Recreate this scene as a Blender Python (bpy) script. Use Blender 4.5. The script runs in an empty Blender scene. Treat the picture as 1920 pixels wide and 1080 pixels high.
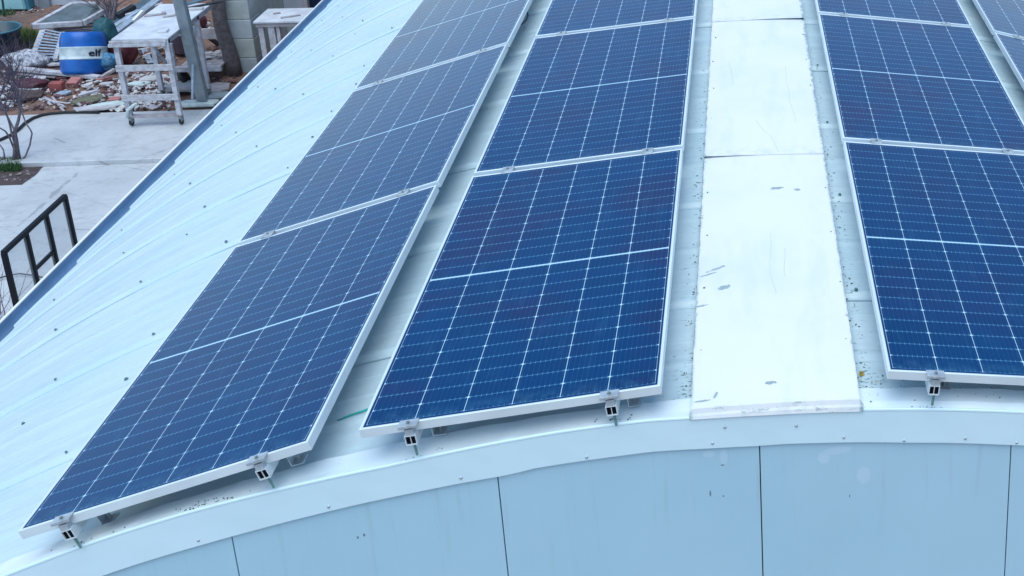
import bpy, bmesh, math, random
import mathutils.noise as mn
from mathutils import Vector, Matrix, Euler
from math import sin, cos, pi, radians
random.seed(7)
SC = bpy.context.scene
COL = SC.collection
# ------------------------------------------------------------------ camera
F, CX, CY, CZ = 2470.25, 1.3686, -4.0378, 2.7519
YAW, PIT, ROL = .1197, .3433, .0139
PX, PY = 960 + 722.3, 540 - 424.8
fw = Vector((sin(YAW)*cos(PIT), cos(YAW)*cos(PIT), -sin(PIT)))
r0 = fw.cross(Vector((0, 0, 1))).normalized(); u0 = r0.cross(fw)
rt = r0*cos(ROL) + u0*sin(ROL); up = -r0*sin(ROL) + u0*cos(ROL)
cam = bpy.data.cameras.new('camera'); camo = bpy.data.objects.new('camera', cam); COL.objects.link(camo)
M = Matrix((rt, up, -fw)).transposed().to_4x4(); M.translation = Vector((CX, CY, CZ))
camo.matrix_world = M
cam.sensor_width = 36; cam.sensor_fit = 'HORIZONTAL'; cam.lens = F/1920*36
cam.shift_x = -(PX-960)/1920; cam.shift_y = (PY-540)/1920
cam.clip_start = .05; cam.clip_end = 2000
SC.camera = camo
CAM = Vector((CX, CY, CZ))
# ------------------------------------------------------------------ light
SUN_EL, SUN_AZ = radians(71), radians(-168)      # azimuth from +y towards +x
w = bpy.data.worlds.new('World'); SC.world = w; w.use_nodes = True
nt = w.node_tree; bg = nt.nodes['Background']
sky = nt.nodes.new('ShaderNodeTexSky'); sky.sky_type = 'NISHITA'; sky.sun_disc = False
sky.sun_elevation = SUN_EL; sky.sun_rotation = SUN_AZ
sky.air_density = 1.0; sky.dust_density = .1; sky.ozone_density = 1.2
nt.links.new(sky.outputs[0], bg.inputs[0]); bg.inputs[1].default_value = .15
sl = bpy.data.lights.new('sun', 'SUN'); sl.energy = 1.75; sl.angle = radians(55); sl.color = (.96, 1, .95)
so = bpy.data.objects.new('sun', sl); COL.objects.link(so)
sd = Vector((sin(SUN_AZ)*cos(SUN_EL), cos(SUN_AZ)*cos(SUN_EL), sin(SUN_EL)))
so.rotation_euler = sd.to_track_quat('Z', 'Y').to_euler(); so.location = (-20, 10, 30)
SC.view_settings.view_transform = 'Standard'; SC.view_settings.look = 'None'
SC.view_settings.exposure = .49; SC.view_settings.gamma = 1

# ------------------------------------------------------------------ helpers
def ray(x, y): return fw + rt*((x-PX)/F) - up*((y-PY)/F)
def G(x, y, z=-4.0):                       # point on the level z seen at photo pixel x, y
    d = ray(x, y); return CAM + d*((z-CZ)/d.z)
def GY(x, y, Y):                            # point on the upright plane y = Y
    d = ray(x, y); return CAM + d*((Y-CY)/d.y)

def tag(o, label=None, cat=None, group=None, kind=None):
    if label: o['label'] = label
    if cat: o['category'] = cat
    if group: o['group'] = group
    if kind: o['kind'] = kind
    return o
def thing(name, loc=(0, 0, 0), rot=(0, 0, 0), label=None, cat=None, group=None):
    o = bpy.data.objects.new(name, None); COL.objects.link(o)
    o.location = loc; o.rotation_euler = rot; o.empty_display_size = .1
    return tag(o, label, cat, group)

class MB:
    def __init__(s): s.v = []; s.f = []
    def add(s, vs, fs):
        n = len(s.v); s.v += [Vector(p) for p in vs]; s.f += [[i+n for i in f] for f in fs]; return s
    def box(s, a, b, M=None):
        x0, y0, z0 = a; x1, y1, z1 = b
        vs = [Vector(p) for p in ((x0,y0,z0),(x1,y0,z0),(x1,y1,z0),(x0,y1,z0),(x0,y0,z1),(x1,y0,z1),(x1,y1,z1),(x0,y1,z1))]
        if M: vs = [M @ p for p in vs]
        return s.add(vs, [(0,3,2,1),(4,5,6,7),(0,1,5,4),(1,2,6,5),(2,3,7,6),(3,0,4,7)])
    def beam(s, a, b, w, t, upv=(0, 0, 1)):
        a = Vector(a); b = Vector(b); d = (b-a).normalized(); u = Vector(upv)
        sx = d.cross(u)
        if sx.length < 1e-4: sx = d.cross(Vector((1, 0, 0)))
        sx.normalize(); u = sx.cross(d)
        sx = sx*w/2; u = u*t/2
        vs = [a-sx-u, a+sx-u, a+sx+u, a-sx+u, b-sx-u, b+sx-u, b+sx+u, b-sx+u]
        return s.add(vs, [(0,3,2,1),(4,5,6,7),(0,1,5,4),(1,2,6,5),(2,3,7,6),(3,0,4,7)])
    def tube(s, pts, rs, n=8, cap=True):
        pts = [Vector(p) for p in pts]
        if not hasattr(rs, '__len__'): rs = [rs]*len(pts)
        vs = []; prev = None
        for i, p in enumerate(pts):
            d = (pts[min(i+1, len(pts)-1)]-pts[max(i-1, 0)]).normalized()
            ref = prev if prev is not None else (Vector((0, 0, 1)) if abs(d.z) < .9 else Vector((1, 0, 0)))
            a = (ref - d*ref.dot(d)).normalized(); prev = a; b = d.cross(a)
            vs += [p + (a*cos(2*pi*k/n)+b*sin(2*pi*k/n))*rs[i] for k in range(n)]
        fs = []
        for i in range(len(pts)-1):
            for k in range(n):
                fs.append((i*n+k, i*n+(k+1) % n, (i+1)*n+(k+1) % n, (i+1)*n+k))
        if cap:
            fs.append(tuple(range(n))[::-1]); fs.append(tuple((len(pts)-1)*n+k for k in range(n)))
        return s.add(vs, fs)
    def lathe(s, prof, n=24, M=None):       # prof: (r, z)
        vs = []
        for r, z in prof: vs += [Vector((r*cos(2*pi*k/n), r*sin(2*pi*k/n), z)) for k in range(n)]
        if M: vs = [M @ p for p in vs]
        fs = []
        for i in range(len(prof)-1):
            for k in range(n): fs.append((i*n+k, i*n+(k+1) % n, (i+1)*n+(k+1) % n, (i+1)*n+k))
        return s.add(vs, fs)
    def prism(s, poly, z0, z1):
        n = len(poly)
        return s.add([(p[0], p[1], z0) for p in poly]+[(p[0], p[1], z1) for p in poly],
                     [tuple(range(n))[::-1], tuple(range(n, 2*n))]+[(i, (i+1) % n, n+(i+1) % n, n+i) for i in range(n)])
    def build(s, name, mat, parent=None, smooth=False, bevel=0, loc=None):
        me = bpy.data.meshes.new(name); vs = s.v
        if loc is not None: vs = [p-Vector(loc) for p in vs]
        me.from_pydata([tuple(p) for p in vs], [], [tuple(f) for f in s.f]); me.validate()
        bm = bmesh.new(); bm.from_mesh(me); bmesh.ops.recalc_face_normals(bm, faces=bm.faces)
        if bevel: bmesh.ops.bevel(bm, geom=bm.edges[:], offset=bevel, segments=1, affect='EDGES', clamp_overlap=True)
        bm.to_mesh(me); bm.free()
        if smooth: me.shade_smooth()
        me.materials.append(mat)
        o = bpy.data.objects.new(name, me); COL.objects.link(o)
        if loc is not None: o.location = loc
        if parent: o.parent = parent
        return o

class N:                                    # tiny node-graph helper
    def __init__(s, name):
        s.m = bpy.data.materials.new(name); s.m.use_nodes = True; s.t = s.m.node_tree
        s.b = s.t.nodes['Principled BSDF']
    def n(s, ty, **kw):
        o = s.t.nodes.new('ShaderNode'+ty)
        for k, v in kw.items(): setattr(o, k, v)
        return o
    def l(s, a, b): s.t.links.new(a, b)
    def val(s, sock, v):
        if hasattr(v, 'is_output'): s.l(v, sock)
        else: sock.default_value = v
    def math(s, op, a, b=0.0, c=0.0, clamp=False):
        o = s.n('Math', operation=op); o.use_clamp = clamp
        for i, v in enumerate((a, b, c)): s.val(o.inputs[i], v)
        return o.outputs[0]
    def mix(s, f, a, b):
        o = s.n('Mix', data_type='RGBA'); s.val(o.inputs[0], f)
        for i, v in ((6, a), (7, b)):
            s.val(o.inputs[i], v if hasattr(v, 'is_output') else (*v[:3], 1))
        return o.outputs[2]
    def obj(s, scale=(1, 1, 1)):
        tc = s.n('TexCoord'); mp = s.n('Mapping'); mp.inputs['Scale'].default_value = scale
        s.l(tc.outputs['Object'], mp.inputs[0]); return mp.outputs[0]
    def noise(s, scale, detail=4, rough=.55, vec=None, dist=0):
        o = s.n('TexNoise'); o.inputs['Scale'].default_value = scale; o.inputs['Detail'].default_value = detail
        o.inputs['Roughness'].default_value = rough; o.inputs['Distortion'].default_value = dist
        s.l(vec if vec is not None else s.obj(), o.inputs['Vector']); return o.outputs['Fac']
    def ramp(s, f, lo, hi):
        o = s.n('MapRange'); o.interpolation_type = 'SMOOTHSTEP'
        s.l(f, o.inputs[0]); o.inputs[1].default_value = lo; o.inputs[2].default_value = hi; return o.outputs[0]
    def bump(s, h, strength=.3, dist=.01):
        o = s.n('Bump'); o.inputs['Strength'].default_value = strength; o.inputs['Distance'].default_value = dist
        s.l(h, o.inputs['Height']); s.l(o.outputs[0], s.b.inputs['Normal'])
    def xy(s):
        tc = s.n('TexCoord'); sp = s.n('SeparateXYZ'); s.l(tc.outputs['Object'], sp.inputs[0]); return sp.outputs
    def blot(s, X, Y, cx, cy, rx, ry, ang, nz, amt=1.0):   # a worn patch with a ragged outline, mask 0..1
        dx = s.math('SUBTRACT', X, cx); dy = s.math('SUBTRACT', Y, cy)
        ca, sa = cos(ang), sin(ang)
        u = s.math('DIVIDE', s.math('ADD', s.math('MULTIPLY', dx, ca), s.math('MULTIPLY', dy, sa)), rx)
        v = s.math('DIVIDE', s.math('SUBTRACT', s.math('MULTIPLY', dy, ca), s.math('MULTIPLY', dx, sa)), ry)
        d = s.math('ADD', s.math('MULTIPLY', u, u), s.math('MULTIPLY', v, v))
        d = s.math('ADD', d, s.math('MULTIPLY', s.math('SUBTRACT', nz, .5), 3.0*amt))
        return s.ramp(s.math('MULTIPLY', d, -1), -1.15, -.75)
    def mx(s, *a):
        r = a[0]
        for x in a[1:]: r = s.math('MAXIMUM', r, x)
        return r

def simple(name, col, rough=.7, var=.25, scale=6, bump=.2, metal=0, col2=None, spec=None, thr=(.35, .7)):
    g = N(name); f = g.ramp(g.noise(scale, 5), *thr)
    c2 = col2 or tuple(max(0, c*(1-var)) for c in col)
    g.l(g.mix(f, col, c2), g.b.inputs['Base Color'])
    g.b.inputs['Roughness'].default_value = rough; g.b.inputs['Metallic'].default_value = metal
    if spec is not None: g.b.inputs['Specular IOR Level'].default_value = spec
    if bump: g.bump(g.noise(scale*6, 4), bump, .01)
    return g.m

# ------------------------------------------------------------------ materials
def mat_roof():
    g = N('painted_roof_sheet'); V = g.obj()
    a = g.noise(1.3, 5, .6, V); b = g.noise(3, 4, .6, g.obj((1, 9, 1)))
    base = g.mix(g.ramp(a, .35, .7), (.55, .70, .755), (.49, .66, .73))
    base = g.mix(g.math('MULTIPLY', g.ramp(b, .45, .75), .30), base, (.42, .58, .64))
    X, Y, Z = g.xy()
    # grime specks, gathered close to the ridge cover and to the gable flashing
    near = g.math('MULTIPLY', g.ramp(g.math('MULTIPLY', g.math('ABSOLUTE', g.math('SUBTRACT', X, 1.44)), -1), -.46, -.33), 1)
    front = g.ramp(g.math('MULTIPLY', Y, -1), -.55, -.05)
    sp = g.noise(26, 6, .72, g.obj((1, 2.6, 1)))
    thr = g.math('SUBTRACT', .735, g.math('ADD', g.math('MULTIPLY', near, .14), g.math('MULTIPLY', front, .07)))
    m = g.ramp(g.math('SUBTRACT', sp, thr), 0, .03)
    base = g.mix(g.math('MULTIPLY', m, .85), base, (.10, .17, .16))
    # a dirt streak along the folds of the pans
    st = g.noise(7, 5, .7, g.obj((.5, 40, 1)))
    base = g.mix(g.math('MULTIPLY', g.math('MULTIPLY', g.ramp(st, .56, .68), g.ramp(a, .4, .6)), g.math('ADD', .10, g.math('MULTIPLY', near, .5))), base, (.30, .42, .42))
    ye = g.math('MULTIPLY', g.math('MULTIPLY', g.ramp(g.noise(40, 3), .66, .7), near), front)
    base = g.mix(ye, base, (.55, .42, .05))
    g.l(base, g.b.inputs['Base Color']); g.b.inputs['Roughness'].default_value = .42
    h = g.math('ADD', g.math('MULTIPLY', g.noise(2.2, 3, .5, g.obj((1, 2.2, 1))), 1.0), g.math('MULTIPLY', g.noise(14, 3), .08))
    g.bump(h, .85, .03)
    return g.m
def mat_cover():
    g = N('white_ridge_paint'); X, Y, Z = g.xy(); nz = g.noise(45, 5, .75); nz2 = g.noise(18, 4, .7)
    base = g.mix(g.ramp(g.noise(1.6, 4), .4, .7), (.82, .845, .84), (.75, .80, .81))
    m = g.mx(g.blot(X, Y, 1.246, .832, .030, .016, .3, nz, 1.9), g.blot(X, Y, 1.210, .995, .050, .009, .55, nz, 1.9),
             g.blot(X, Y, 1.176, .950, .04, .006, .45, nz, .8), g.blot(X, Y, 1.155, .694, .03, .007, .2, nz),
             g.blot(X, Y, 1.486, 1.768, .034, .014, .1, nz, 2.2), g.blot(X, Y, 1.588, 1.745, .018, .012, .1, nz, 1.9),
             g.blot(X, Y, 1.221, .07, .006, .018, -.3, nz, .9), g.blot(X, Y, 1.175, .042, .030, .006, .1, nz),
             g.blot(X, Y, 1.42, .12, .02, .01, 0, nz, 1.4))
    # thin hair-like scratches
    wob = g.math('MULTIPLY', g.math('SUBTRACT', g.noise(1.5, 2), .5), .12)
    def hair(cx, y0, y1, w=.0009, k=.0):
        d = g.math('ABSOLUTE', g.math('SUBTRACT', g.math('ADD', X, g.math('ADD', wob, g.math('MULTIPLY', Y, k))), cx))
        a = g.math('LESS_THAN', d, w); b = g.math('MULTIPLY', g.math('GREATER_THAN', Y, y0), g.math('LESS_THAN', Y, y1))
        return g.math('MULTIPLY', g.math('MULTIPLY', a, b), .6)
    m2 = g.mx(hair(1.455, .75, 1.3), hair(1.52, .9, 1.15, .001), hair(1.60, 2.6, 3.5), hair(1.34, 3.2, 3.6, .0014, .02),
              hair(1.98, 2.2, 2.65, .001, .22))
    # paint chipped along both long edges and by the front lip
    e = g.math('ABSOLUTE', g.math('SUBTRACT', X, 1.437)); edge = g.ramp(e, .262, .305)
    chips = g.ramp(g.math('SUBTRACT', nz2, g.math('SUBTRACT', .80, g.math('MULTIPLY', edge, .20))), 0, .02)
    specks = g.ramp(g.math('SUBTRACT', nz, .755), 0, .02)
    fr = g.math('MULTIPLY', g.ramp(g.math('MULTIPLY', Y, -1), -.012, .004), g.ramp(g.noise(30, 5, .75, g.obj((.5, 2, 1))), .56, .66))
    base = g.mix(g.math('MULTIPLY', g.mx(m, m2, specks), .8), base, (.20, .30, .30))
    base = g.mix(g.math('MULTIPLY', g.mx(chips, fr), .6), base, (.24, .33, .33))
    rim = g.math('MULTIPLY', g.ramp(e, .292, .306), g.ramp(g.noise(9, 6, .8, g.obj((1, 1.5, 1))), .40, .56))
    base = g.mix(g.math('MULTIPLY', rim, .8), base, (.16, .30, .31))
    run = g.math('MULTIPLY', g.ramp(g.noise(2.2, 5, .65, g.obj((3.5, .7, 1))), .48, .72), .35)
    base = g.mix(run, base, (.60, .70, .72))
    lapd = g.math('FRACT', g.math('DIVIDE', g.math('ADD', Y, .08), 2.25))
    base = g.mix(g.math('MULTIPLY', g.math('MULTIPLY', g.ramp(g.math('MULTIPLY', lapd, -1), -.06, -.0), g.ramp(nz2, .45, .7)), .5), base, (.42, .52, .53))
    g.l(base, g.b.inputs['Base Color']); g.b.inputs['Roughness'].default_value = .5
    g.bump(g.noise(1.8, 3), .35, .02)
    return g.m
def mat_wall():
    g = N('gable_wall_sheet'); X, Y, Z = g.xy(); nz = g.noise(16, 5, .7)
    base = g.mix(g.ramp(g.noise(1.2, 4), .35, .7), (.44, .66, .77), (.41, .635, .74))
    st = g.noise(5, 4, .6, g.obj((5, 5, .35)))
    base = g.mix(g.math('MULTIPLY', g.ramp(st, .45, .75), .25), base, (.44, .67, .78))
    m = g.mx(g.blot(X, Z, 1.654, -.207, .055, .016, .1, nz, .6), g.blot(X, Z, 1.605, -.235, .022, .026, .3, nz, .6),
             g.blot(X, Z, 1.752, -.322, .026, .036, 0, nz, .6), g.blot(X, Z, 1.243, -.205, .014, .032, 0, nz, .5),
             g.blot(X, Z, 1.19, -.19, .022, .014, 0, nz, .6), g.blot(X, Z, .50, -.225, .03, .01, .2, nz, .5))
    base = g.mix(g.math('MULTIPLY', m, .55), base, (.57, .74, .85))
    drip = g.math('MULTIPLY', g.ramp(g.noise(6, 5, .65, g.obj((4, 4, .22))), .56, .74), g.ramp(Z, -1.1, -.25))
    base = g.mix(g.math('MULTIPLY', drip, .22), base, (.26, .42, .47))
    k = g.mx(g.blot(X, Z, -.059, -.454, .004, .006, 0, nz, .1), g.blot(X, Z, -.036, -.445, .004, .007, 0, nz, .1),
             g.blot(X, Z, 1.19, -.36, .003, .014, 0, nz, .2), g.blot(X, Z, 1.238, -.24, .007, .003, 0, nz, .1),
             g.blot(X, Z, 1.237, -.375, .004, .003, 0, nz, .1), g.blot(X, Z, 1.7, -.41, .002, .008, 0, nz, .2))
    base = g.mix(g.math('MULTIPLY', k, .85), base, (.10, .16, .18))
    g.l(base, g.b.inputs['Base Color']); g.b.inputs['Roughness'].default_value = .38
    g.bump(g.noise(1.6, 3, .5, g.obj((1.4, 1, .6))), .45, .03)
    return g.m
def mat_trim():
    g = N('edge_trim_paint'); X, Y, Z = g.xy()
    base = g.mix(g.ramp(g.noise(2, 4), .35, .7), (.67, .86, .92), (.64, .84, .90))
    sp = g.ramp(g.noise(38, 5, .75), .73, .76)
    base = g.mix(g.math('MULTIPLY', sp, .5), base, (.28, .36, .40))
    g.l(base, g.b.inputs['Base Color']); g.b.inputs['Roughness'].default_value = .4; g.bump(g.noise(3, 3), .12, .02)
    return g.m
def mat_flash():
    g = N('verge_flashing_paint'); nz = g.noise(30, 6, .75, g.obj((1, 1.5, 1)))
    cl = g.ramp(g.noise(2.5, 3), .45, .7)
    base = g.mix(g.ramp(g.noise(3, 4), .35, .7), (.74, .84, .87), (.64, .77, .82))
    thr = g.math('SUBTRACT', .73, g.math('MULTIPLY', cl, .07))
    base = g.mix(g.math('MULTIPLY', g.ramp(g.math('SUBTRACT', nz, thr), 0, .02), .85), base, (.07, .13, .13))
    g.l(base, g.b.inputs['Base Color']); g.b.inputs['Roughness'].default_value = .4; g.bump(g.noise(6, 4), .3, .01)
    return g.m
PW, PL, PT = 1.038, 2.094, .035
def mat_cells():
    g = N('solar_cells_under_glass'); X, Y, Z = g.xy()
    mx_ = .019; cw = (PW-2*mx_)/6; my = .024; mid = .014; ch = (PL-2*my-mid)/24
    u = g.math('DIVIDE', g.math('SUBTRACT', X, mx_), cw)
    fu = g.math('FRACT', u)
    du = g.math('MULTIPLY', g.math('SUBTRACT', .5, g.math('ABSOLUTE', g.math('SUBTRACT', fu, .5))), cw)   # distance to column line
    half = g.math('GREATER_THAN', Y, PL/2)
    yy = g.math('SUBTRACT', g.math('SUBTRACT', Y, my), g.math('MULTIPLY', half, mid))
    v = g.math('DIVIDE', yy, ch); fv = g.math('FRACT', v)
    dv = g.math('MULTIPLY', g.math('SUBTRACT', .5, g.math('ABSOLUTE', g.math('SUBTRACT', fv, .5))), ch)
    # cells come in pairs: chamfered corners only at every other row line
    col = g.math('LESS_THAN', du, .00105)
    row = g.math('LESS_THAN', dv, .0012)
    cham = g.math('LESS_THAN', g.math('ADD', du, dv), .0072)
    par = g.math('GREATER_THAN', g.math('FRACT', g.math('MULTIPLY', g.math('ADD', v, .5), .5)), .5)
    cham = g.math('MULTIPLY', cham, g.math('ADD', .45, g.math('MULTIPLY', par, .55)))
    midb = g.math('LESS_THAN', g.math('ABSOLUTE', g.math('SUBTRACT', Y, PL/2)), .0046)
    bus = g.math('FRACT', g.math('MULTIPLY', fu, 9.0))
    db = g.math('MULTIPLY', g.math('ABSOLUTE', g.math('SUBTRACT', bus, .5)), cw/9)
    busl = g.math('MULTIPLY', g.math('LESS_THAN', db, .00040), .13)
    tick = g.math('MULTIPLY', g.math('MULTIPLY', g.math('LESS_THAN', db, .0009), g.math('LESS_THAN', dv, .0075)), .60)
    border = g.mx(g.math('LESS_THAN', X, mx_), g.math('GREATER_THAN', X, PW-mx_), g.math('LESS_THAN', Y, my), g.math('GREATER_THAN', Y, PL-my))
    # deep blue cells; whole strings and patches differ in hue as silicon does
    oi = g.n('ObjectInfo'); rnd = oi.outputs['Random']
    cb = g.n('CombineXYZ'); g.l(g.math('ADD', g.math('FLOOR', u), g.math('MULTIPLY', rnd, 50)), cb.inputs[0]); g.l(g.math('FLOOR', g.math('MULTIPLY', v, 1)), cb.inputs[1])
    wn = g.n('TexWhiteNoise', noise_dimensions='2D'); g.l(cb.outputs[0], wn.inputs['Vector'])
    tc = g.n('TexCoord'); ad = g.n('VectorMath', operation='ADD'); g.l(tc.outputs['Object'], ad.inputs[0]); c3 = g.n('CombineXYZ'); g.l(g.math('MULTIPLY', rnd, 30), c3.inputs[2]); g.l(c3.outputs[0], ad.inputs[1])
    big = g.noise(2.2, 3, .5, ad.outputs[0])
    cell = g.mix(g.math('MULTIPLY', g.ramp(big, .42, .68), g.math('ADD', .35, g.math('MULTIPLY', rnd, .65))), (.0002, .042, .140), (.018, .024, .095))
    cell = g.mix(g.math('MULTIPLY', wn.outputs[0], .35), cell, (.0002, .028, .095))
    cell = g.mix(g.math('MULTIPLY', g.ramp(g.noise(160, 2), .6, .75), .12), cell, (.03, .20, .42))
    film = g.math('MULTIPLY', g.ramp(g.noise(5, 5, .65, g.obj((3.2, .6, 1))), .5, .75), .07)
    foot = g.math('MULTIPLY', g.ramp(g.math('MULTIPLY', Y, -1), -.11, -.012), g.math('MULTIPLY', g.ramp(g.noise(22, 4), .35, .7), .22))
    cell = g.mix(g.math('ADD', film, foot), cell, (.10, .30, .42))
    line = g.mx(g.math('MULTIPLY', row, .52), busl, tick)
    c = g.mix(line, cell, (.16, .44, .68))
    c = g.mix(g.mx(col, midb, cham), c, (.50, .73, .85))
    c = g.mix(border, c, (.004, .04, .13))
    c = g.mix(g.math('MULTIPLY', border, 0), c, c)
    g.l(c, g.b.inputs['Base Color']); g.b.inputs['Roughness'].default_value = .5
    g.b.inputs['IOR'].default_value = 1.32; g.b.inputs['Specular IOR Level'].default_value = .5
    g.b.inputs['Specular Tint'].default_value = (.08, .62, 1, 1)      # blue anti-reflection coating
    dust = g.math('ADD', .10, g.math('MULTIPLY', g.noise(9, 4), .10)); g.l(dust, g.b.inputs['Roughness'])
    return g.m
ROOF = mat_roof(); COVER = mat_cover(); WALL = mat_wall(); TRIM = mat_trim(); FLASH = mat_flash(); CELLS = mat_cells()
ALU = simple('anodised_aluminium', (.76, .87, .91), .42, .10, 3, .05, .2)
ALU2 = simple('mill_aluminium', (.50, .58, .63), .42, .3, 20, .15, .35)
STEEL = simple('galvanised_bolt', (.38, .42, .42), .45, .4, 40, .2, .8)
GREENBOLT = simple('tarnished_stud', (.16, .34, .32), .6, .3, 60, .2, .3)
RUBBER = simple('black_rubber', (.02, .022, .025), .7, .3, 20)
SCREW = simple('weathered_screw', (.08, .22, .24), .55, .5, 90, .2, .2)
GUTTER = simple('gutter_enamel', (.20, .37, .60), .35, .18, 3, .15)
RIM = simple('white_gutter_rim', (.86, .89, .90), .4, .06, 4, .1)
BACK = simple('dark_backer', (.04, .10, .13), .8, .2, 4)

# ------------------------------------------------------------------ arched roof geometry
XA, RAD, ZC = 1.47, 7.62, -7.505
def A(x): return math.asin((x-XA)/RAD)
def P(a, y, h): return Vector((XA+(RAD-h)*sin(a), y, ZC+(RAD-h)*cos(a)))
AL, AR = -.765, .62
YB = 19.0
H_PAN, H_RIB = .150, .131
RIB0, RIBP = .372, .4657
bld = thing('workshop_building', (0, 0, -4), label='long workshop under a low arched white metal roof carrying the solar panels', cat='building')
def bpart(mb, name, mat, smooth=False, parent=bld, bevel=0):
    o = mb.build(name, mat, None, smooth, bevel)
    o.parent = parent; o.matrix_parent_inverse = parent_inv(parent); return o
def parent_inv(p):
    m = Matrix.Identity(4); q = p
    while q is not None:
        m = Matrix.Translation(q.location) @ q.rotation_euler.to_matrix().to_4x4() @ m if q.parent is None else m
        q = q.parent
    return m.inverted()

prof = [(.012, H_PAN)]
k = 0
while RIB0+k*RIBP < YB:
    y = RIB0+k*RIBP; big = (k % 2 == 1)
    hr = H_RIB+.002 if big else H_RIB+.0125
    if big: prof += [(y-.0580, H_PAN), (y-.0575, H_PAN+.0101), (y-.0500, H_PAN+.0101), (y-.0495, H_PAN-.003)]
    prof += [(y-.040, H_PAN), (y-.030, H_PAN-.002), (y-.014, hr+.0015), (y-.010, hr), (y+.010, hr), (y+.014, hr+.0015), (y+.030, H_PAN-.002), (y+.040, H_PAN)]
    if big: prof += [(y+.0405, H_PAN-.003), (y+.058, H_PAN-.003), (y+.0585, H_PAN)]   # sheet overlap
    for q in (.165, .30): prof += [(y+q-.012, H_PAN), (y+q-.004, H_PAN-.0012), (y+q+.004, H_PAN-.0012), (y+q+.012, H_PAN)]
    k += 1
prof = [(y, h) for y, h in prof if y < YB]
na = 220
mb = MB(); vs = []; fs = []
for i in range(na+1):
    a = AL+(AR-AL)*i/na
    for y, h in prof:
        if h > H_PAN+.01: h = H_PAN+.0005+.014*max(0, min(1, (mn.noise((a*9, y*3.1, 2))+.12)*3.5))
        vs.append(P(a, y+.003*mn.noise((a*5, round(y*2)*1.7, 0)), h))
m_ = len(prof)
for i in range(na):
    for j in range(m_-1): fs.append((i*m_+j, i*m_+j+1, (i+1)*m_+j+1, (i+1)*m_+j))
mb.add(vs, fs)
roof = bpart(mb, 'roof_sheet', ROOF)
tag(roof, 'white trapezoidal metal roof sheeting')
sol = roof.modifiers.new('t', 'SOLIDIFY'); sol.thickness = .002; sol.offset = -1

# roof screws: on the ribs and on the pans, purlin by purlin
scr = []
base = MB(); base.lathe([(.0002, .0), (.0085, .0), (.0085, .0025), (.005, .003), (.005, .0075), (.0002, .0078)], 8)
sm = None
for kk in range(1, 22):
    y = RIB0+kk*RIBP
    for j in range(5):
        x = -.99-.50*j+random.uniform(-.03, .03)
        big = (kk % 2 == 1)
        if not big and random.random() < .62: continue
        yy = y+random.uniform(-.006, .006) if big else y+.12+random.uniform(-.03, .03)
        h = H_RIB-.003 if big else H_PAN-.0005
        if x > -1.22 and y < 6.6: continue
        if len(scr) > 84: break
        scr.append((x, yy, h))
for y in (.84, 1.77, 2.7, 3.63):
    scr += [(-.075, y-.25, H_PAN), (1.80, y, H_RIB-.003), (2.95, y, H_RIB-.003)]
for kk in range(0, 10):
    yy = RIB0+kk*RIBP
    for xx in (1.158, 1.724): scr.append((xx+.001*kk*(xx > 1.5)+random.uniform(-.006, .006), yy+random.uniform(-.015, .015), .0875-.0*kk))
for (x, y, h) in scr:
    a = A(x); p = P(a, y, h-.0005)
    if sm is None:
        o = base.build('roof_screw', SCREW, None, True); sm = o.data
    else:
        o = bpy.data.objects.new('roof_screw', sm); COL.objects.link(o)
    o.location = p; o.rotation_euler = (random.uniform(-.05, .05), a, 0); s_ = random.uniform(.7, 1.15)*(.55 if 1.1 < x < 1.78 else 1); o.scale = (s_, s_, s_)
    o.parent = bld; o.matrix_parent_inverse = Matrix.Translation((0, 0, 4))

# verge flashing and gable trim follow the slightly faceted line seen in the photo
TT = [(-1.6, .116), (-1.243, .118), (-.949, .114), (-.653, .118), (-.336, .128), (.052, .138), (.389, .131), (.657, .126), (.966, .126), (1.15, .134), (1.378, .139), (1.774, .142), (2.341, .146), (3.2, .148)]
TB = [(-1.6, .25), (-.928, .254), (-.475, .263), (-.30, .264), (.10, .268), (.445, .270), (.545, .261), (.974, .259), (1.137, .267), (1.367, .276), (1.46, .274), (1.652, .279), (1.909, .286), (2.299, .290), (3.2, .292)]
def itp(T, x):
    if x <= T[0][0]: return T[0][1]
    for (x0, h0), (x1, h1) in zip(T, T[1:]):
        if x <= x1: return h0+(h1-h0)*(x-x0)/(x1-x0)
    return T[-1][1]
def strip(fn, x0, x1, n=170):
    a0, a1 = A(x0), A(x1); rows = [fn(a0+(a1-a0)*i/n) for i in range(n+1)]
    k = len(rows[0]); mb = MB(); mb.add([p for r in rows for p in r], [(i*k+j, i*k+j+1, (i+1)*k+j+1, (i+1)*k+j) for i in range(n) for j in range(k-1)]); return mb
X0, X1 = XA+RAD*sin(AL), XA+RAD*sin(AR)
def flash(a):
    x = XA+RAD*sin(a); h = itp(TT, x)
    wv = .0015*sin(x*23)+.001*sin(x*61)
    return [P(a, .0, h+.001), P(a, .004, h-.0035+wv*.5), P(a, .03, min(h, .132)-.002+wv), P(a, .104+wv*2, .1225), P(a, .108+wv*2, .1255), P(a, .108+wv*2, .150)]
bpart(strip(flash, X0, X1), 'verge_flashing', FLASH)
def trim(a):
    x = XA+RAD*sin(a); h = itp(TT, x); b = itp(TB, x); wv = .0008*sin(x*17)
    return [P(a, .004, h-.004), P(a, -.001, h-.0045), P(a, -.0045, h-.002), P(a, -.0055, h+.003), P(a, -.004, h+.008), P(a, -.004-abs(wv), (h+b)/2), P(a, -.0055-wv, b-.003), P(a, -.003, b), P(a, .004, b-.001)]
bpart(strip(trim, X0, X1), 'gable_trim', TRIM)
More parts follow.
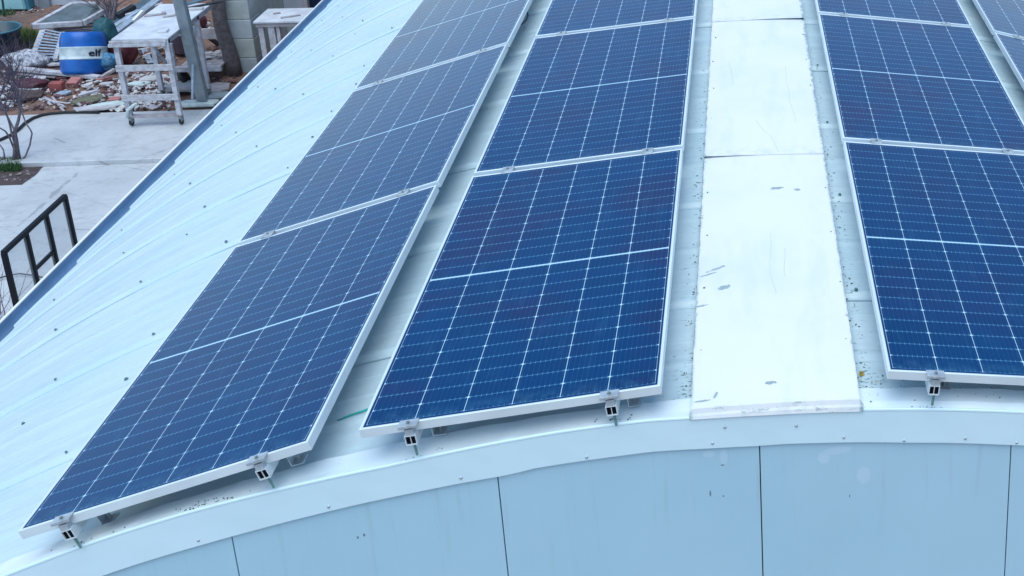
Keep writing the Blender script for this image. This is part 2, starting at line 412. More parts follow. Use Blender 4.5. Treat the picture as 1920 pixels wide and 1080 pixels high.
for (px, py_) in [(616, 950), (864, 896), (1100, 857), (1336, 831), (1582, 820), (1695, 826), (1810, 822), (1906, 830), (1359, 801), (1493, 798), (372, 1013)]:
    p = GY(px, py_, -.0050)
    o = MB().lathe([(.0002, .0045), (.003, .0042), (.0052, .0025), (.006, 0)], 10, Matrix.Rotation(pi/2, 4, 'X')).build('trim_screw', ALU2, None, True)
    o.location = p; o.parent = bld; o.matrix_parent_inverse = Matrix.Translation((0, 0, 4))
# gable wall sheets with open joints
seam0 = .446
ks = range(-5, 6)
for k in ks:
    xa = seam0+k*.9272; xb = xa+.9272
    xa = max(xa, X0+.05); xb = min(xb, X1-.05)
    if xb-xa < .05: continue
    n = 14; vs = []
    pts = [(xa+.0022+(xb-xa-.0044)*i/n) for i in range(n+1)]
    top = [P(A(x), 0, .235).z for x in pts]
    mb = MB()
    fr = [(x, .006, z) for x, z in zip(pts, top)]+[(x, .006, -4.1) for x in pts]
    bk = [(x, .03, z) for x, z in zip(pts, top)]+[(x, .03, -4.1) for x in pts]
    m1 = n+1
    fcs = [(i, i+1, m1+i+1, m1+i) for i in range(n)]
    mb.add(fr+bk, fcs+[tuple(2*m1+q for q in f) for f in fcs]+[(0, m1, 3*m1, 2*m1), (n, m1+n, 3*m1+n, 2*m1+n)]+[(i, i+1, 2*m1+i+1, 2*m1+i) for i in range(n)])
    bpart(mb, 'wall_sheet', WALL)
mb = MB(); n = 40; xs = [X0+.06+(X1-X0-.12)*i/n for i in range(n+1)]
mb.add([(x, .032, P(A(x), 0, .20).z) for x in xs]+[(x, .032, -4.1) for x in xs], [(i, i+1, n+2+i, n+1+i) for i in range(n)])
mb.box((X0+.06, .033, -4.1), (X0+.10, YB, P(AL, 0, .2).z)); mb.box((X1-.10, .033, -4.1), (X1-.06, YB, P(AR, 0, .2).z))
mb.box((X0+.1, YB-.04, -4.1), (X1-.1, YB, P(AR, 0, .2).z))
bpart(mb, 'wall_core', BACK)

# ridge cover: long, overlapping white sheets between the two middle panel columns
CXL, CXR = 1.134, 1.740
seams = [-.0, 2.17, 4.42, 6.7, 9.0, 11.3, 13.6, 15.9, 18.2]
for k in range(len(seams)-1):
    y0, y1 = seams[k], seams[k+1]+.07
    n = 12; mb = MB(); rows = []
    ny = 14
    spread = .010*k*0
    for j in range(ny+1):
        t = j/ny; y = y0+(y1-y0)*t
        row = []
        widen = .012*(y/4.5)
        xl, xr = CXL-.003, CXR+widen
        aL, aR = A(xl), A(xr)
        lift = .0045*(1-t)+.001
        row.append(P(aL-.0013, y, H_PAN-.006)); row.append(P(aL-.0004, y, H_PAN-.012))
        for i in range(n+1):
            a = aL+(aR-aL)*i/n; e = i/n
            l2 = lift
            if k == 0 and t < .12: l2 -= .015*(1-t/.12)
            if k > 0 and t < .2:
                l2 += (1-t/.2)*(.010*max(0, 1-e*2.2) if k == 1 else .013*max(0, (e-.35)/.65))
            row.append(P(a, y, .090-l2+.0015*sin(y*2.3+k)*sin(e*pi)))
        row.append(P(aR+.0004, y, H_PAN-.012)); row.append(P(aR+.0013, y, H_PAN-.006))
        rows.append(row)
    kk = len(rows[0]); mb.add([p for r in rows for p in r], [(j*kk+i, j*kk+i+1, (j+1)*kk+i+1, (j+1)*kk+i) for j in range(ny) for i in range(kk-1)])
    if k == 0:      # folded front lip
        nn = len(mb.v); lip = []
        for i in range(n+1):
            a = A(CXL-.012)+(A(CXR+.013)-A(CXL-.012))*i/n
            hh = itp(TT, XA+RAD*sin(a))
            lip.append(P(a, -.004, .117)); lip.append(P(a, -.0085, .126)); lip.append(P(a, -.0115, hh+.002))
        mb.v += lip
        for i in range(n):
            t0 = 2+i
            mb.f.append([t0, t0+1, nn+3*(i+1), nn+3*i])
            for q in (0, 1): mb.f.append([nn+3*i+q, nn+3*(i+1)+q, nn+3*(i+1)+q+1, nn+3*i+q+1])
        mb.f.append([0, 1, 2, nn, nn+1, nn+2]); mb.f.append([kk-1, kk-2, kk-3, nn+3*n, nn+3*n+1, nn+3*n+2])
    o = bpart(mb, 'ridge_cover', COVER)
    s = o.modifiers.new('t', 'SOLIDIFY'); s.thickness = .0018; s.offset = -1
# grit and leaf bits that gathered beside the ridge cover and on the verge flashing
def flakes(name, mat, spots, label):
    m = MB()
    for x, y, h, s_ in spots:
        a = A(x); p = P(a, y, h-.0012); e = Matrix.Translation(p) @ Euler((random.uniform(-.3, .3), a+random.uniform(-.3, .3), random.uniform(0, 6))).to_matrix().to_4x4()
        m.box((-s_, -s_*random.uniform(.25, .7), -.0009), (s_, s_*random.uniform(.25, .7), .0009), e)
    return tag(m.build(name, mat), label, 'debris', kind='stuff')
sp = []
for _ in range(150):
    y = random.uniform(.11, 4.6)*random.random()**.5; sp.append((random.choice([random.gauss(1.112, .018), random.gauss(1.772, .02)]), y, H_PAN-.001, random.uniform(.0015, .0052)))
for _ in range(90): sp.append((random.uniform(1.755, 2.3), random.uniform(.02, .2), .128 if random.random() < .5 else H_PAN-.001, random.uniform(.0012, .0038)))
for cxx, n_ in ((-.62, 26), (-.55, 18), (.18, 10), (.86, 14), (2.0, 20), (-1.0, 8)):
    for _ in range(n_):
        x = random.gauss(cxx, .05); sp.append((x, abs(random.gauss(.0, .018))+.003, itp(TT, x)-.003, random.uniform(.0012, .0036)))
flakes('grit', simple('dark_green_grit', (.07, .15, .14), .9, .5, 60), sp, 'dark grit and moss bits along the ridge cover and verge flashing')
flakes('moss', simple('yellow_moss', (.50, .36, .04), .9, .3, 60), [(1.768+random.uniform(-.006, .01), random.choice([.10, .24, .36])+random.uniform(-.012, .012), H_PAN-.001, random.uniform(.002, .006)) for _ in range(26)], 'yellow moss specks at the right foot of the ridge cover')
# eaves gutter on the left
ge = P(AL, 0, H_PAN)
gz = -2.15; gx0, gx1 = -3.70, -3.872
mb = MB(); rows = []
ns = 10
for y in [ .0+i*.5 for i in range(39)]:
    r = []
    for i in range(ns+1):
        t = pi*i/ns; r.append(Vector(((gx0+gx1)/2+cos(t)*(gx0-gx1)/2, y, gz-.005-.105*sin(t)*(1.0))))
    rows.append(r)
kk = ns+1; mb.add([p for r in rows for p in r], [(j*kk+i, j*kk+i+1, (j+1)*kk+i+1, (j+1)*kk+i) for j in range(len(rows)-1) for i in range(kk-1)])
gut = bpart(mb, 'gutter', GUTTER, True); s = gut.modifiers.new('t', 'SOLIDIFY'); s.thickness = .002
tag(gut, 'pale blue half-round eaves gutter with a white rim')
rim = MB().tube([(gx1-.002, 0, gz+.001), (gx1-.002, 19, gz+.001)], .011, 10).build('rim', RIM, gut, True)
for y in (4.95, 8.05, 11.15, 14.25):
    rows = []
    for yy, q in ((y, .0), (y+.004, .004), (y+.035, .004), (y+.039, 0)):
        rows.append([Vector(((gx0+gx1)/2+cos(pi*i/ns)*((gx0-gx1)/2-q-.001), yy, gz-.004-(.105-q-.001)*sin(pi*i/ns))) for i in range(ns+1)])
    MB().add([p for r in rows for p in r], [(j*kk+i, j*kk+i+1, (j+1)*kk+i+1, (j+1)*kk+i) for j in range(3) for i in range(kk-1)]).build('joint_band', GUTTER, gut, True)

# ------------------------------------------------------------------ solar panels
COLS = {'L': ((-1.1684, 0, -.3337), .2901), 'M': ((0, 0, 0), .108), 'R': ((1.8375, 0, .1237), -.1169), 'Q': ((3.020, 0, -.036), -.262)}
PITCH = PL+.045
def make_panel():
    r = thing('solar_panel')
    w = .0105; mb = MB()
    mb.box((0, 0, -PT), (w, PL, 0)); mb.box((PW-w, 0, -PT), (PW, PL, 0))
    mb.box((w, 0, -PT), (PW-w, w, 0)); mb.box((w, PL-w, -PT), (PW-w, PL, 0))
    f = mb.build('frame', ALU, r, bevel=.0009)
    MB().box((w-.001, w-.001, -.009), (PW-w+.001, PL-w+.001, -.0022)).build('cell_sheet', CELLS, r)
    MB().box((w, w, -.0125), (PW-w, PL-w, -.0095)).build('backsheet', simple('white_backsheet', (.7, .72, .74), .6, .05), r)
    return r
def copy_tree(o, parent=None):
    c = o.copy(); COL.objects.link(c); c.parent = parent
    for ch in [q for q in bpy.data.objects if q.parent == o]: copy_tree(ch, c)
    return c
plab = {('L', 0): 'nearest solar panel in the column left of the others, its corner over the gable end',
        ('L', 1): 'second solar panel from the gable in the leftmost column',
        ('L', 2): 'paler reflecting solar panel at the far end of the leftmost column',
        ('M', 0): 'nearest solar panel directly left of the white ridge cover, showing the whole cell grid',
        ('M', 1): 'second solar panel from the gable, directly left of the white ridge cover',
        ('M', 2): 'far solar panel left of the white ridge cover, cut by the top of the picture',
        ('R', 0): 'nearest solar panel right of the white ridge cover, purple tinged, cut by the right edge',
        ('R', 1): 'second solar panel from the gable, directly right of the white ridge cover',
        ('R', 2): 'far solar panel right of the white ridge cover, cut by the top of the picture',
        ('Q', 1): 'solar panel of the rightmost column, only its left edge showing at the right border',
        ('Q', 2): 'solar panel in the top right corner of the picture, far one of the rightmost column'}
proto = make_panel(); first = True
for (c, k), lb in plab.items():
    (x, y, z), ro = COLS[c]
    p = proto if first else copy_tree(proto); first = False
    p.location = (x, k*PITCH, z); p.rotation_euler = (random.uniform(-.0006, .0006), -ro, random.uniform(-.0006, .0006))
    tag(p, lb, 'solar panel', 'solar panels bolted to the arched roof')

# rails with their clamps and feet (local frame: x across, y along, z normal to the panels)
HOLE_SHADE = simple('rail_inside_shade', (.004, .006, .012), .9, .3, 20, 0, 0, None, .1)
RLAB = {('L', 0): 'left rail under the leftmost panel column, open end showing', ('L', 1): 'right rail under the leftmost panel column, open end and clamp showing',
        ('M', 0): 'left rail under the panels left of the white ridge cover', ('M', 1): 'rail closest to the white ridge cover on its left side',
        ('R', 0): 'rail closest to the white ridge cover on its right side', ('R', 1): 'rail farther right under the panels right of the ridge cover',
        ('Q', 0): 'rail under the rightmost panel column at the picture border'}
def rail(c, i):
    (x, y, z), ro = COLS[c]
    u = (.165 if c != 'L' else .160, .83)[i]*PW
    Mx = Matrix.Translation((x, 0, z)) @ Matrix.Rotation(-ro, 4, 'Y') @ Matrix.Translation((u, 0, 0))
    r = thing('mounting_rail', label=RLAB[(c, i)], cat='mounting rail', group='aluminium rails under the solar panels')
    r.matrix_world = Mx; r.location = Mx.translation; r.rotation_euler = (0, -ro, 0)
    y0, y1 = -.028, 6.6 if c != 'Q' else 6.5
    if c == 'Q': y0 = 2.0
    zt, zb, hw, t = -PT-.001, -PT-.040, .0195, .003
    mb = MB(); mb.box((-hw, y0, zt-t), (hw, y1, zt)); mb.box((-hw, y0, zb), (hw, y1, zb+t))
    mb.box((-hw, y0, zb+t), (-hw+t, y1, zt-t)); mb.box((hw-t, y0, zb+t), (hw, y1, zt-t))
    mb.build('rail_body', ALU, r)
    MB().box((-hw+t, y0+.006, zb+t), (hw-t, y0+.009, zt-t)).build('rail_end_shade', HOLE_SHADE, r)  # near-black plate stands in for the shade inside the hollow rail
    MB().box((-.0012, y0+.002, zb+t), (.0012, y0+.0055, zt-t)).build('rail_web', ALU, r)
    # end clamp
    if c != 'Q':
        s = MB(); s.box((-.033, -.030, .0015), (.033, .010, .0055)); s.box((-.033, -.030, -.006), (.033, -.0265, .0015))
        s.build('end_clamp', ALU2, r, bevel=.0008)
        MB().tube([(0, -.012, .0055), (0, -.012, .012)], .0062, 6).tube([(0, -.012, -.034), (0, -.012, .003)], .004, 8).build('clamp_bolt', STEEL, r)
        MB().box((-.014, -.0275, zt-.0005), (.014, -.0015, -.012)).build('clamp_block', ALU2, r)
        MB().tube([(0.004, -.015, zb-.05), (0.004, -.015, zb)], .0048, 6).build('stud', GREENBOLT, r)
    for k in (1, 2, 3):
        yc = k*PITCH-.0225
        s = MB(); s.box((-.028, -.030+yc, .0012), (.028, .030+yc, .0052)); s.box((-.028, -.013+yc, -.020), (.028, .013+yc, .0012))
        s.build('mid_clamp', ALU2, r, bevel=.0008)
        MB().tube([(0, yc, .0050), (0, yc, .0115)], .006, 6).build('clamp_bolt', STEEL, r)
    # L feet on the ribs
    side = -1 if i == 0 else 1
    kk = 0
    while RIB0+kk*RIBP < y1:
        yr = RIB0+kk*RIBP
        if kk % 2 == 1 and yr > y0:
            s = MB(); s.box((hw+.0005, yr-.02, zb-.046), (hw+.0045, yr+.02, zt-.004)); s.box((hw+.0045, yr-.02, zb-.046), (hw+.045, yr+.02, zb-.042))
            s.build('rail_foot', ALU2, r)
        kk += 1
    if c != 'Q':     # front foot, strapped to the flashing
        s = MB(); s.box((.040, .075, zb-.044), (.085, .125, zb-.040)); s.box((.040, .075, zb-.040), (.044, .125, zt-.006))
        s.build('rail_foot', ALU2, r)
        MB().tube([(.064, .10, zb-.041), (.064, .10, zb-.018)], .0055, 6).tube([(.020, .10, zb+.012), (.050, .10, zb+.012)], .0055, 6).build('foot_bolt', STEEL, r)
    return r
for ci in RLAB: rail(*ci)

gc = [P(A(x), y, H_PAN-.005) for x, y in ((-.235, .385), (-.19, .405), (-.12, .42), (-.04, .43), (.04, .432))]  # turquoise shading of a sheet fold, added as a thin coloured tube
tag(MB().tube(gc, .0045, 8).build('turquoise_fold_shade', simple('turquoise_shade_tone', (.02, .45, .40), .5), smooth=True), 'thin turquoise shading line of a roof sheet fold crossing the near gap between the two left panel columns', 'cable')
# loop of black cable hanging out between two panel columns
pts = []
for t, (px, py_) in enumerate([(978, 28), (988, 20), (990, 30), (986, 39), (980, 44), (976, 47)]):
    d = ray(px, py_); lo, hi = 6, 14
    for _ in range(50):
        mm = (lo+hi)/2; q = CAM+d*mm
        if math.hypot(q.x-XA, q.z-ZC) > RAD-.075: lo = mm
        else: hi = mm
    pts.append(CAM+d*lo)
tag(MB().tube(pts, .0045, 8).build('cable_loop', RUBBER, smooth=True), 'thin black cable looping out beside the far leftmost panel', 'cable')

# ------------------------------------------------------------------ yard: ground surfaces
def struct(o, name=None): o['kind'] = 'structure'; return o
def mat_paving(name, c1, c2, tile, ang):
    g = N(name); tc = g.n('TexCoord'); mp = g.n('Mapping'); mp.inputs['Rotation'].default_value = (0, 0, ang); g.l(tc.outputs['Object'], mp.inputs[0])
    br = g.n('TexBrick'); g.l(mp.outputs[0], br.inputs['Vector']); br.offset = 0 if tile < 1 else .5
    br.inputs['Scale'].default_value = 1; br.inputs['Brick Width'].default_value = tile; br.inputs['Row Height'].default_value = tile
    br.inputs['Mortar Size'].default_value = .004; br.inputs['Mortar Smooth'].default_value = .3
    n1 = g.noise(1.1, 6, .62); n2 = g.noise(7, 6, .7, g.obj((1, 2.2, 1)), .6)
    base = g.mix(g.ramp(n1, .35, .68), c1, c2)
    base = g.mix(g.math('MULTIPLY', g.ramp(n2, .52, .70), .50), base, tuple(c*.55 for c in c1))
    base = g.mix(g.math('MULTIPLY', g.ramp(g.noise(30, 3), .68, .74), .35), base, (.12, .12, .13))
    vo = g.n('TexVoronoi', feature='DISTANCE_TO_EDGE'); vo.inputs['Scale'].default_value = .55; g.l(g.obj((1, 1.4, 1)), vo.inputs['Vector'])
    crk = g.math('MULTIPLY', g.math('LESS_THAN', g.math('ADD', vo.outputs['Distance'], g.math('MULTIPLY', g.math('SUBTRACT', g.noise(6, 4), .5), .05)), .004), g.ramp(n1, .5, .6))
    base = g.mix(g.math('MULTIPLY', crk, .5), base, (.18, .19, .20))
    base = g.mix(g.math('MULTIPLY', g.ramp(g.noise(2.6, 5, .7, g.obj((1, 1.6, 1))), .52, .66), .30), base, (.27, .28, .28))
    base = g.mix(g.math('MULTIPLY', br.outputs['Fac'], .40), base, (.20, .21, .23))
    g.l(base, g.b.inputs['Base Color']); g.b.inputs['Roughness'].default_value = .6; g.bump(n2, .25, .01)
    return g.m
PAVE1 = mat_paving('pale_stone_paving', (.56, .59, .61), (.46, .49, .51), 1.2, .0)
PAVE2 = mat_paving('pale_stone_slabs', (.57, .60, .62), (.48, .51, .53), .9, .6)
def mat_soil():
    g = N('yard_soil'); n1 = g.noise(1.2, 6, .6); n2 = g.noise(9, 6, .7); n3 = g.noise(40, 4, .7)
    b = g.mix(g.ramp(n1, .38, .62), (.27, .15, .105), (.18, .12, .10))
    b = g.mix(g.ramp(n2, .45, .7), b, (.10, .065, .06)); b = g.mix(g.math('MULTIPLY', g.ramp(n1, .60, .7), .7), b, (.23, .22, .20))
    b = g.mix(g.math('MULTIPLY', g.ramp(n3, .58, .68), .55), b, (.33, .29, .28))
    g.l(b, g.b.inputs['Base Color']); g.b.inputs['Roughness'].default_value = .95; g.bump(n2, .8, .05); return g.m
SOIL = mat_soil()
BEDSOIL = simple('dark_bed_soil', (.075, .055, .055), .95, .5, 14, .8, col2=(.16, .13, .14), thr=(.5, .75))
KY, SY = G(150, 212).y, G(200, 300).y
# one sheet to the horizon, then the terrace slabs and the rough soil beyond
g0 = MB().add([(-400, -400, -4.14), (400, -400, -4.14), (400, 600, -4.14), (-400, 600, -4.14)], [(0, 1, 2, 3)]).build('ground', SOIL)
struct(g0)
struct(MB().box((-14, -12, -4.3), (-3.2, SY, -4.06)).build('lower_paving', PAVE2, bevel=.01))
struct(MB().box((-14, SY+.002, -4.3), (-3.2, KY, -4.0)).build('upper_paving', PAVE1, bevel=.008))
import mathutils.noise as mn
mb = MB(); nx, ny = 170, 130; vs = []; fs = []
for j in range(ny+1):
    y = KY+.001+(j/ny)**1.2*14
    for i in range(nx+1):
        x = -17+i*(17-.2)/nx
        z = -4.035+.05*(mn.noise((x*1.1, y*1.1, 3))+.5)+.03*mn.noise((x*5, y*5, 1))+.012*mn.noise((x*16, y*16, 5))
        z += .30*math.exp(-((x+10.9)**2/1.2+(y-17.2)**2/.35))+.25*math.exp(-((x+8.6)**2/1.5+(y-18.7)**2/.5))
        if j < 6: z = z+(-4.02-z)*(1-j/6)
        vs.append((x, y, z))
for j in range(ny):
    for i in range(nx): q = j*(nx+1)+i; fs.append((q, q+1, q+nx+2, q+nx+1))
struct(mb.add(vs, fs).build('soil', SOIL, smooth=True))
def zs(x, y): return -4.0
# planting bed cut in the lower paving
a, b, c = G(90, 302, -4.05), G(47, 345, -4.05), G(-120, 349, -4.05)
bx = (a.x+b.x)/2
mb = MB(); vs = []; fs = []; n1, n2 = 40, 22
for j in range(n2+1):
    for i in range(n1+1):
        x = bx-2.6+2.6*i/n1; y = b.y+(SY-.006-b.y)*j/n2
        e = min(i, n1-i, j, n2-j); z = -4.056+min(e, 3)*.008+.02*mn.noise((x*9, y*9, 0))*(e > 0)
        vs.append((x+(.02*mn.noise((x*4, y*4, 7)) if e == 0 else 0), y, z))
for j in range(n2):
    for i in range(n1): q = j*(n1+1)+i; fs.append((q, q+1, q+n1+2, q+n1+1))
struct(mb.add(vs, fs).build('planting_bed', BEDSOIL, smooth=True))

# ------------------------------------------------------------------ yard materials
WOOD = simple('weathered_grey_timber', (.42, .39, .41), .8, .35, 9, .3, col2=(.30, .27, .28))
WOODL = simple('pale_splashed_timber', (.55, .56, .60), .75, .3, 14, .3, col2=(.38, .36, .38))
BOARD = simple('pale_stained_board', (.66, .70, .74), .6, .2, 5, .15, col2=(.52, .55, .60))
POST = simple('grey_green_post', (.27, .32, .34), .6, .25, 6, .2, col2=(.20, .23, .26))
TRUNK = simple('dull_brown_bark', (.15, .13, .135), .9, .4, 18, .6, col2=(.09, .075, .08))
STONE = simple('pale_mint_stone', (.58, .68, .67), .8, .25, 10, .4)
TILE = simple('broken_white_tile', (.56, .55, .55), .6, .3, 12, .2, col2=(.42, .40, .42))
BRICK = simple('red_brick', (.36, .10, .085), .85, .35, 14, .3, col2=(.24, .07, .07))
PINK = simple('faded_red_brick', (.45, .19, .18), .85, .3, 14, .3)
MAROON = simple('maroon_plastic', (.10, .018, .03), .5, .3, 5, .1)
DARK = simple('dark_scrap', (.035, .04, .05), .7, .5, 8, .3)
SLATE = simple('blue_grey_sheet_metal', (.12, .20, .25), .45, .35, 7, .15, .3)
PALEMETAL = simple('pale_blue_metal_section', (.42, .52, .62), .4, .35, 12, .15, .3)
BLACKM = simple('black_painted_steel', (.004, .007, .014), .5, .3, 8, .05, 0, None, .25)
GREEN = simple('dark_green_sack', (.015, .10, .12), .6, .4, 5, .4)
LBLUE = simple('pale_blue_plastic_bag', (.07, .24, .42), .35, .4, 7, .6)
TUB = simple('dark_blue_green_tub', (.02, .07, .10), .4, .3, 5, .05)
BLUE = simple('blue_drum_paint', (.005, .13, .50), .38, .45, 4, .15, col2=(.005, .08, .33), thr=(.4, .75))
BANDM = simple('white_drum_band', (.62, .70, .72), .5, .35, 9, .15, col2=(.40, .52, .56))
NAVY = simple('navy_lettering', (.008, .012, .035), .5, .2, 5, 0)
CONC = simple('pale_concrete_block', (.46, .50, .47), .85, .15, 7, .3, col2=(.38, .42, .41))
CONC2 = simple('pale_blue_concrete_block', (.44, .50, .53), .85, .15, 7, .3, col2=(.38, .43, .45))
MINT = simple('pale_cyan_enamel', (.36, .66, .68), .5, .15, 3, .1)
GWALL = simple('light_grey_render', (.52, .57, .62), .8, .15, 3, .15)
GRASSM = simple('green_grass_blades', (.07, .16, .03), .7, .5, 5, 0, col2=(.16, .20, .06))
GRASSD = simple('low_dark_grass_blades', (.025, .09, .02), .7, .5, 8, 0, col2=(.05, .12, .04))
BARK = simple('grey_twig_bark', (.20, .17, .19), .85, .4, 30, .3, col2=(.10, .085, .11))
BARKD = simple('dark_hedge_twigs', (.11, .09, .13), .9, .5, 30, .3)
CLOTH = simple('creased_white_sacking', (.60, .62, .66), .8, .5, 22, .6, col2=(.25, .26, .32), thr=(.45, .6))

def lay(px, py_, z=-3.99): return G(px, py_, z)
def plank(name, p0, z0, p1, z1, w_, t_, mat, label=None, cat=None, group=None, upv=(0, 0, 1)):
    a, b = G(*p0, z0), G(*p1, z1); m = MB().beam(a, b, w_, t_, upv)
    o = m.build(name, mat, bevel=min(w_, t_)*.08, loc=(a+b)/2)
    if label: tag(o, label, cat, group)
    return o
def leg(par, a, b, w_, mat, name='leg', t_=None):
    o = MB().beam(a, b, w_, t_ or w_, (0, 1, 0) if abs((Vector(b)-Vector(a)).normalized().z) > .7 else (0, 0, 1)).build(name, mat, bevel=.003)
    o.parent = par; o.matrix_parent_inverse = Matrix.Translation(-par.location); return o
def sub(mb, name, mat, par, **k):
    o = mb.build(name, mat, None, **k); o.parent = par; o.matrix_parent_inverse = Matrix.Translation(-par.location); return o

# --- rolling work table -------------------------------------------------------
def caster(par, p, r=.06):
    c = sub(MB().box((p.x-.016, p.y-.045, p.z+r*.8), (p.x+.016, p.y+.045, p.z+r*2.1)).box((p.x-.02, p.y-.02, p.z+r), (p.x-.016, p.y+.02, p.z+2*r)), 'caster', STEEL, par)
    wl = MB().lathe([(.0, -.013), (r, -.013), (r*1.02, 0), (r, .013), (.0, .013)], 16, Matrix.Translation(p+Vector((0, 0, r))) @ Matrix.Rotation(pi/2, 4, 'Y')).build('wheel', RUBBER, smooth=False)
    wl.parent = c
H = -2.78
fl, fr_ = G(212, 72, H), G(312, 71, H)
tb, tc_ = G(343, 46, H), G(300, 8, H)
fy = (fl.y+fr_.y)/2; xl, xr = fl.x, fr_.x; by = G(322, 7, H).y
base = thing('rolling_work_table', ((xl+xr)/2, (fy+by)/2, -4), label='tall pale timber work table on casters, splashed board top, left of the leaning grey post', cat='work table')
sub(MB().box((xl-.01, fy-.02, H-.022), (xr+.02, by, H)), 'tabletop', BOARD, base, bevel=.003)
sub(MB().box((xl-.04, fy-.035, H-.062), (xr-.01, fy-.005, H-.024)), 'front_rail', WOODL, base, bevel=.003)
sub(MB().box((xl-.055, fy-.045, H-.105), (xr-.02, fy-.01, H-.065)), 'front_rail', WOODL, base, bevel=.003)
sub(MB().box((xr-.02, fy, H-.085), (xr+.01, by-.02, H-.024)), 'side_rail', WOOD, base, bevel=.003)
sub(MB().box((xl-.01, fy, H-.085), (xl+.02, by-.02, H-.024)), 'side_rail', WOOD, base, bevel=.003)
zb_ = -3.86
for sx, sy, nm in ((xl+.02, fy+.02, 0), (xr-.02, fy+.02, 0), (xl+.03, fy+1.0, 0), (xr-.02, fy+1.0, 0)):
    leg(base, (sx, sy, zb_), (sx, sy, H-.024), .060, WOODL)
    caster(base, Vector((sx, sy+.01, -3.99)), .055)
for zz in (-3.22, -3.63):
    sub(MB().box((xl-.02, fy-.035, zz), (xr+.02, fy-.012, zz+.085)), 'crossbar', WOODL, base, bevel=.003)
leg(base, (xl+.05, by-.1, -3.8), (xl+.28, fy+.3, H-.06), .03, PALEMETAL, 'brace')
leg(base, (xr+.05, fy+.30, -3.75), (xr+.04, fy+.75, H-.09), .03, PALEMETAL, 'brace')
sub(MB().box((xl, fy, -3.88), (xr, fy+.05, -3.84)), 'base_rail', WOOD, base, bevel=.003); sub(MB().box((xl, fy+1.02, -3.88), (xr, fy+1.07, -3.84)), 'base_rail', WOOD, base, bevel=.003)
sub(MB().tube([(xl+.0, fy-.02, -3.86), (xl+.03, fy-.03, -3.75), (xl+.12, fy-.03, -3.68), (xl+.16, fy-.02, -3.66)], .022, 8), 'frame_bend', STONE, base, smooth=True)
# scraps lying on the table
def slab(name, c, pts, t_, mat, label, cat, group=None, rz=0, rx=0):
    o = MB().prism(pts, 0, t_).build(name, mat, bevel=t_*.1); o.location = c; o.rotation_euler = (rx, 0, rz); return tag(o, label, cat, group)
def shard(s, el=1.0, n=6):
    return [(s*el*cos(2*pi*i/n+random.uniform(-.3, .3))*random.uniform(.6, 1), s*sin(2*pi*i/n+random.uniform(-.3, .3))*random.uniform(.6, 1)) for i in range(n)]
for (px, py_), lb, (L_, W_), rz in [((291, 29), 'bent offcut at the middle of the tall work table', (.13, .03), .35), ((320, 31), 'short offcut by the post on the tall work table', (.09, .025), .5), ((306, 60), 'pale chip near the front of the tall work table', (.06, .05), .1)]:
    o = MB().box((-L_, -W_, 0), (L_, W_, .018)).box((L_*.6, -W_, .018), (L_, W_+.02, .03)).build('offcut', WOOD if L_ > .08 else BOARD, bevel=.003)
    o.location = G(px, py_, H)+Vector((0, 0, .001)); o.rotation_euler = (0, 0, rz); tag(o, lb, 'offcut')

# --- leaning post on a stone foot ----------------------------------------------
pb = G(380, 186, -3.90); stone_c = G(372, 196, -3.98)
t0 = GY(327, -40, pb.y-.45)
o = MB().beam(pb, t0, .135, .10, (0, 1, 0)).build('leaning_post', POST, bevel=.006, loc=pb)
tag(o, 'grey green square post leaning left beside the tall work table', 'post')
o = MB().prism([(-.22, -.07), (-.16, -.10), (.24, -.09), (.27, .06), (-.17, .07), (-.23, .02)], 0, .07).build('stone_block', STONE, bevel=.02)
o.location = (stone_c.x, stone_c.y, -3.995); tag(o, 'pale mint stone block under the foot of the leaning post', 'stone block')

# --- tree trunk -----------------------------------------------------------------
tb_ = G(437, 142, -4.0); tt = GY(396, -60, tb_.y)
tr = thing('bare_tree', tb_, label='dull brown bare trunk standing by the pale block wall', cat='tree')
pts = [tb_+(tt-tb_)*t+Vector((.02*sin(t*9), .02*cos(t*7), 0)) for t in [i/8 for i in range(9)]]
sub(MB().tube(pts, [.125, .11, .10, .10, .095, .095, .09, .085, .08], 12), 'trunk', TRUNK, tr, smooth=True)
cr = MB()
def twig(mb, p, d, L_, r, depth, n=5, spread=.5):
    pts = [p]; rs = [r]; q = p.copy(); dd = d.copy()
    for i in range(n):
        dd = (dd+Vector((random.uniform(-1, 1), random.uniform(-1, 1), random.uniform(-.6, 1)))*.18).normalized()
        q = q+dd*L_/n; pts.append(q.copy()); rs.append(r*(1-.75*(i+1)/n))
        if depth > 0 and i >= 1 and random.random() < .75:
            nd = (dd+Vector((random.uniform(-1, 1), random.uniform(-1, 1), random.uniform(-.5, .8)))*spread*1.5).normalized()
            twig(mb, q.copy(), nd, L_*.55, rs[-1]*.7, depth-1, 4, spread)
    mb.tube(pts, rs, 5, False)
for i in range(6): twig(cr, pts[-1], Vector((random.uniform(-.6, .6), random.uniform(-.6, .6), 1)).normalized(), 1.4, .05, 2)
sub(cr, 'crown', BARK, tr)

# --- block building at the top -------------------------------------------------
pz0 = G(452, 137, -4.0)
bh = thing('block_building', pz0, label='building of pale concrete blocks with a dark doorway behind the roof edge', cat='building')
bx0 = pz0.x-.10; bx1 = bx0+.345; y0 = pz0.y
rows = 0; z = -4.35
while z < -1.9:
    hgt = .292
    sub(MB().box((bx0, y0, z), (bx1, y0+.4, z+hgt-.012)), 'block', CONC if int(z*3) % 2 else CONC2, bh, bevel=.008)
    z += hgt
sub(MB().box((bx0+.02, y0+.01, -4.3), (bx1-.02, y0+.39, -1.9)).box((bx1-.06, y0+.02, -4.3), (bx1-.006, y0+1.42, -1.9)), 'wall', CONC, bh)
yb2 = y0+1.40
sub(MB().box((bx1, yb2, -4.3), (bx1+.34, yb2+.06, -1.9)).box((bx1+1.15, yb2, -4.3), (bx1+2.6, yb2+.06, -1.9)), 'wall', GWALL, bh)
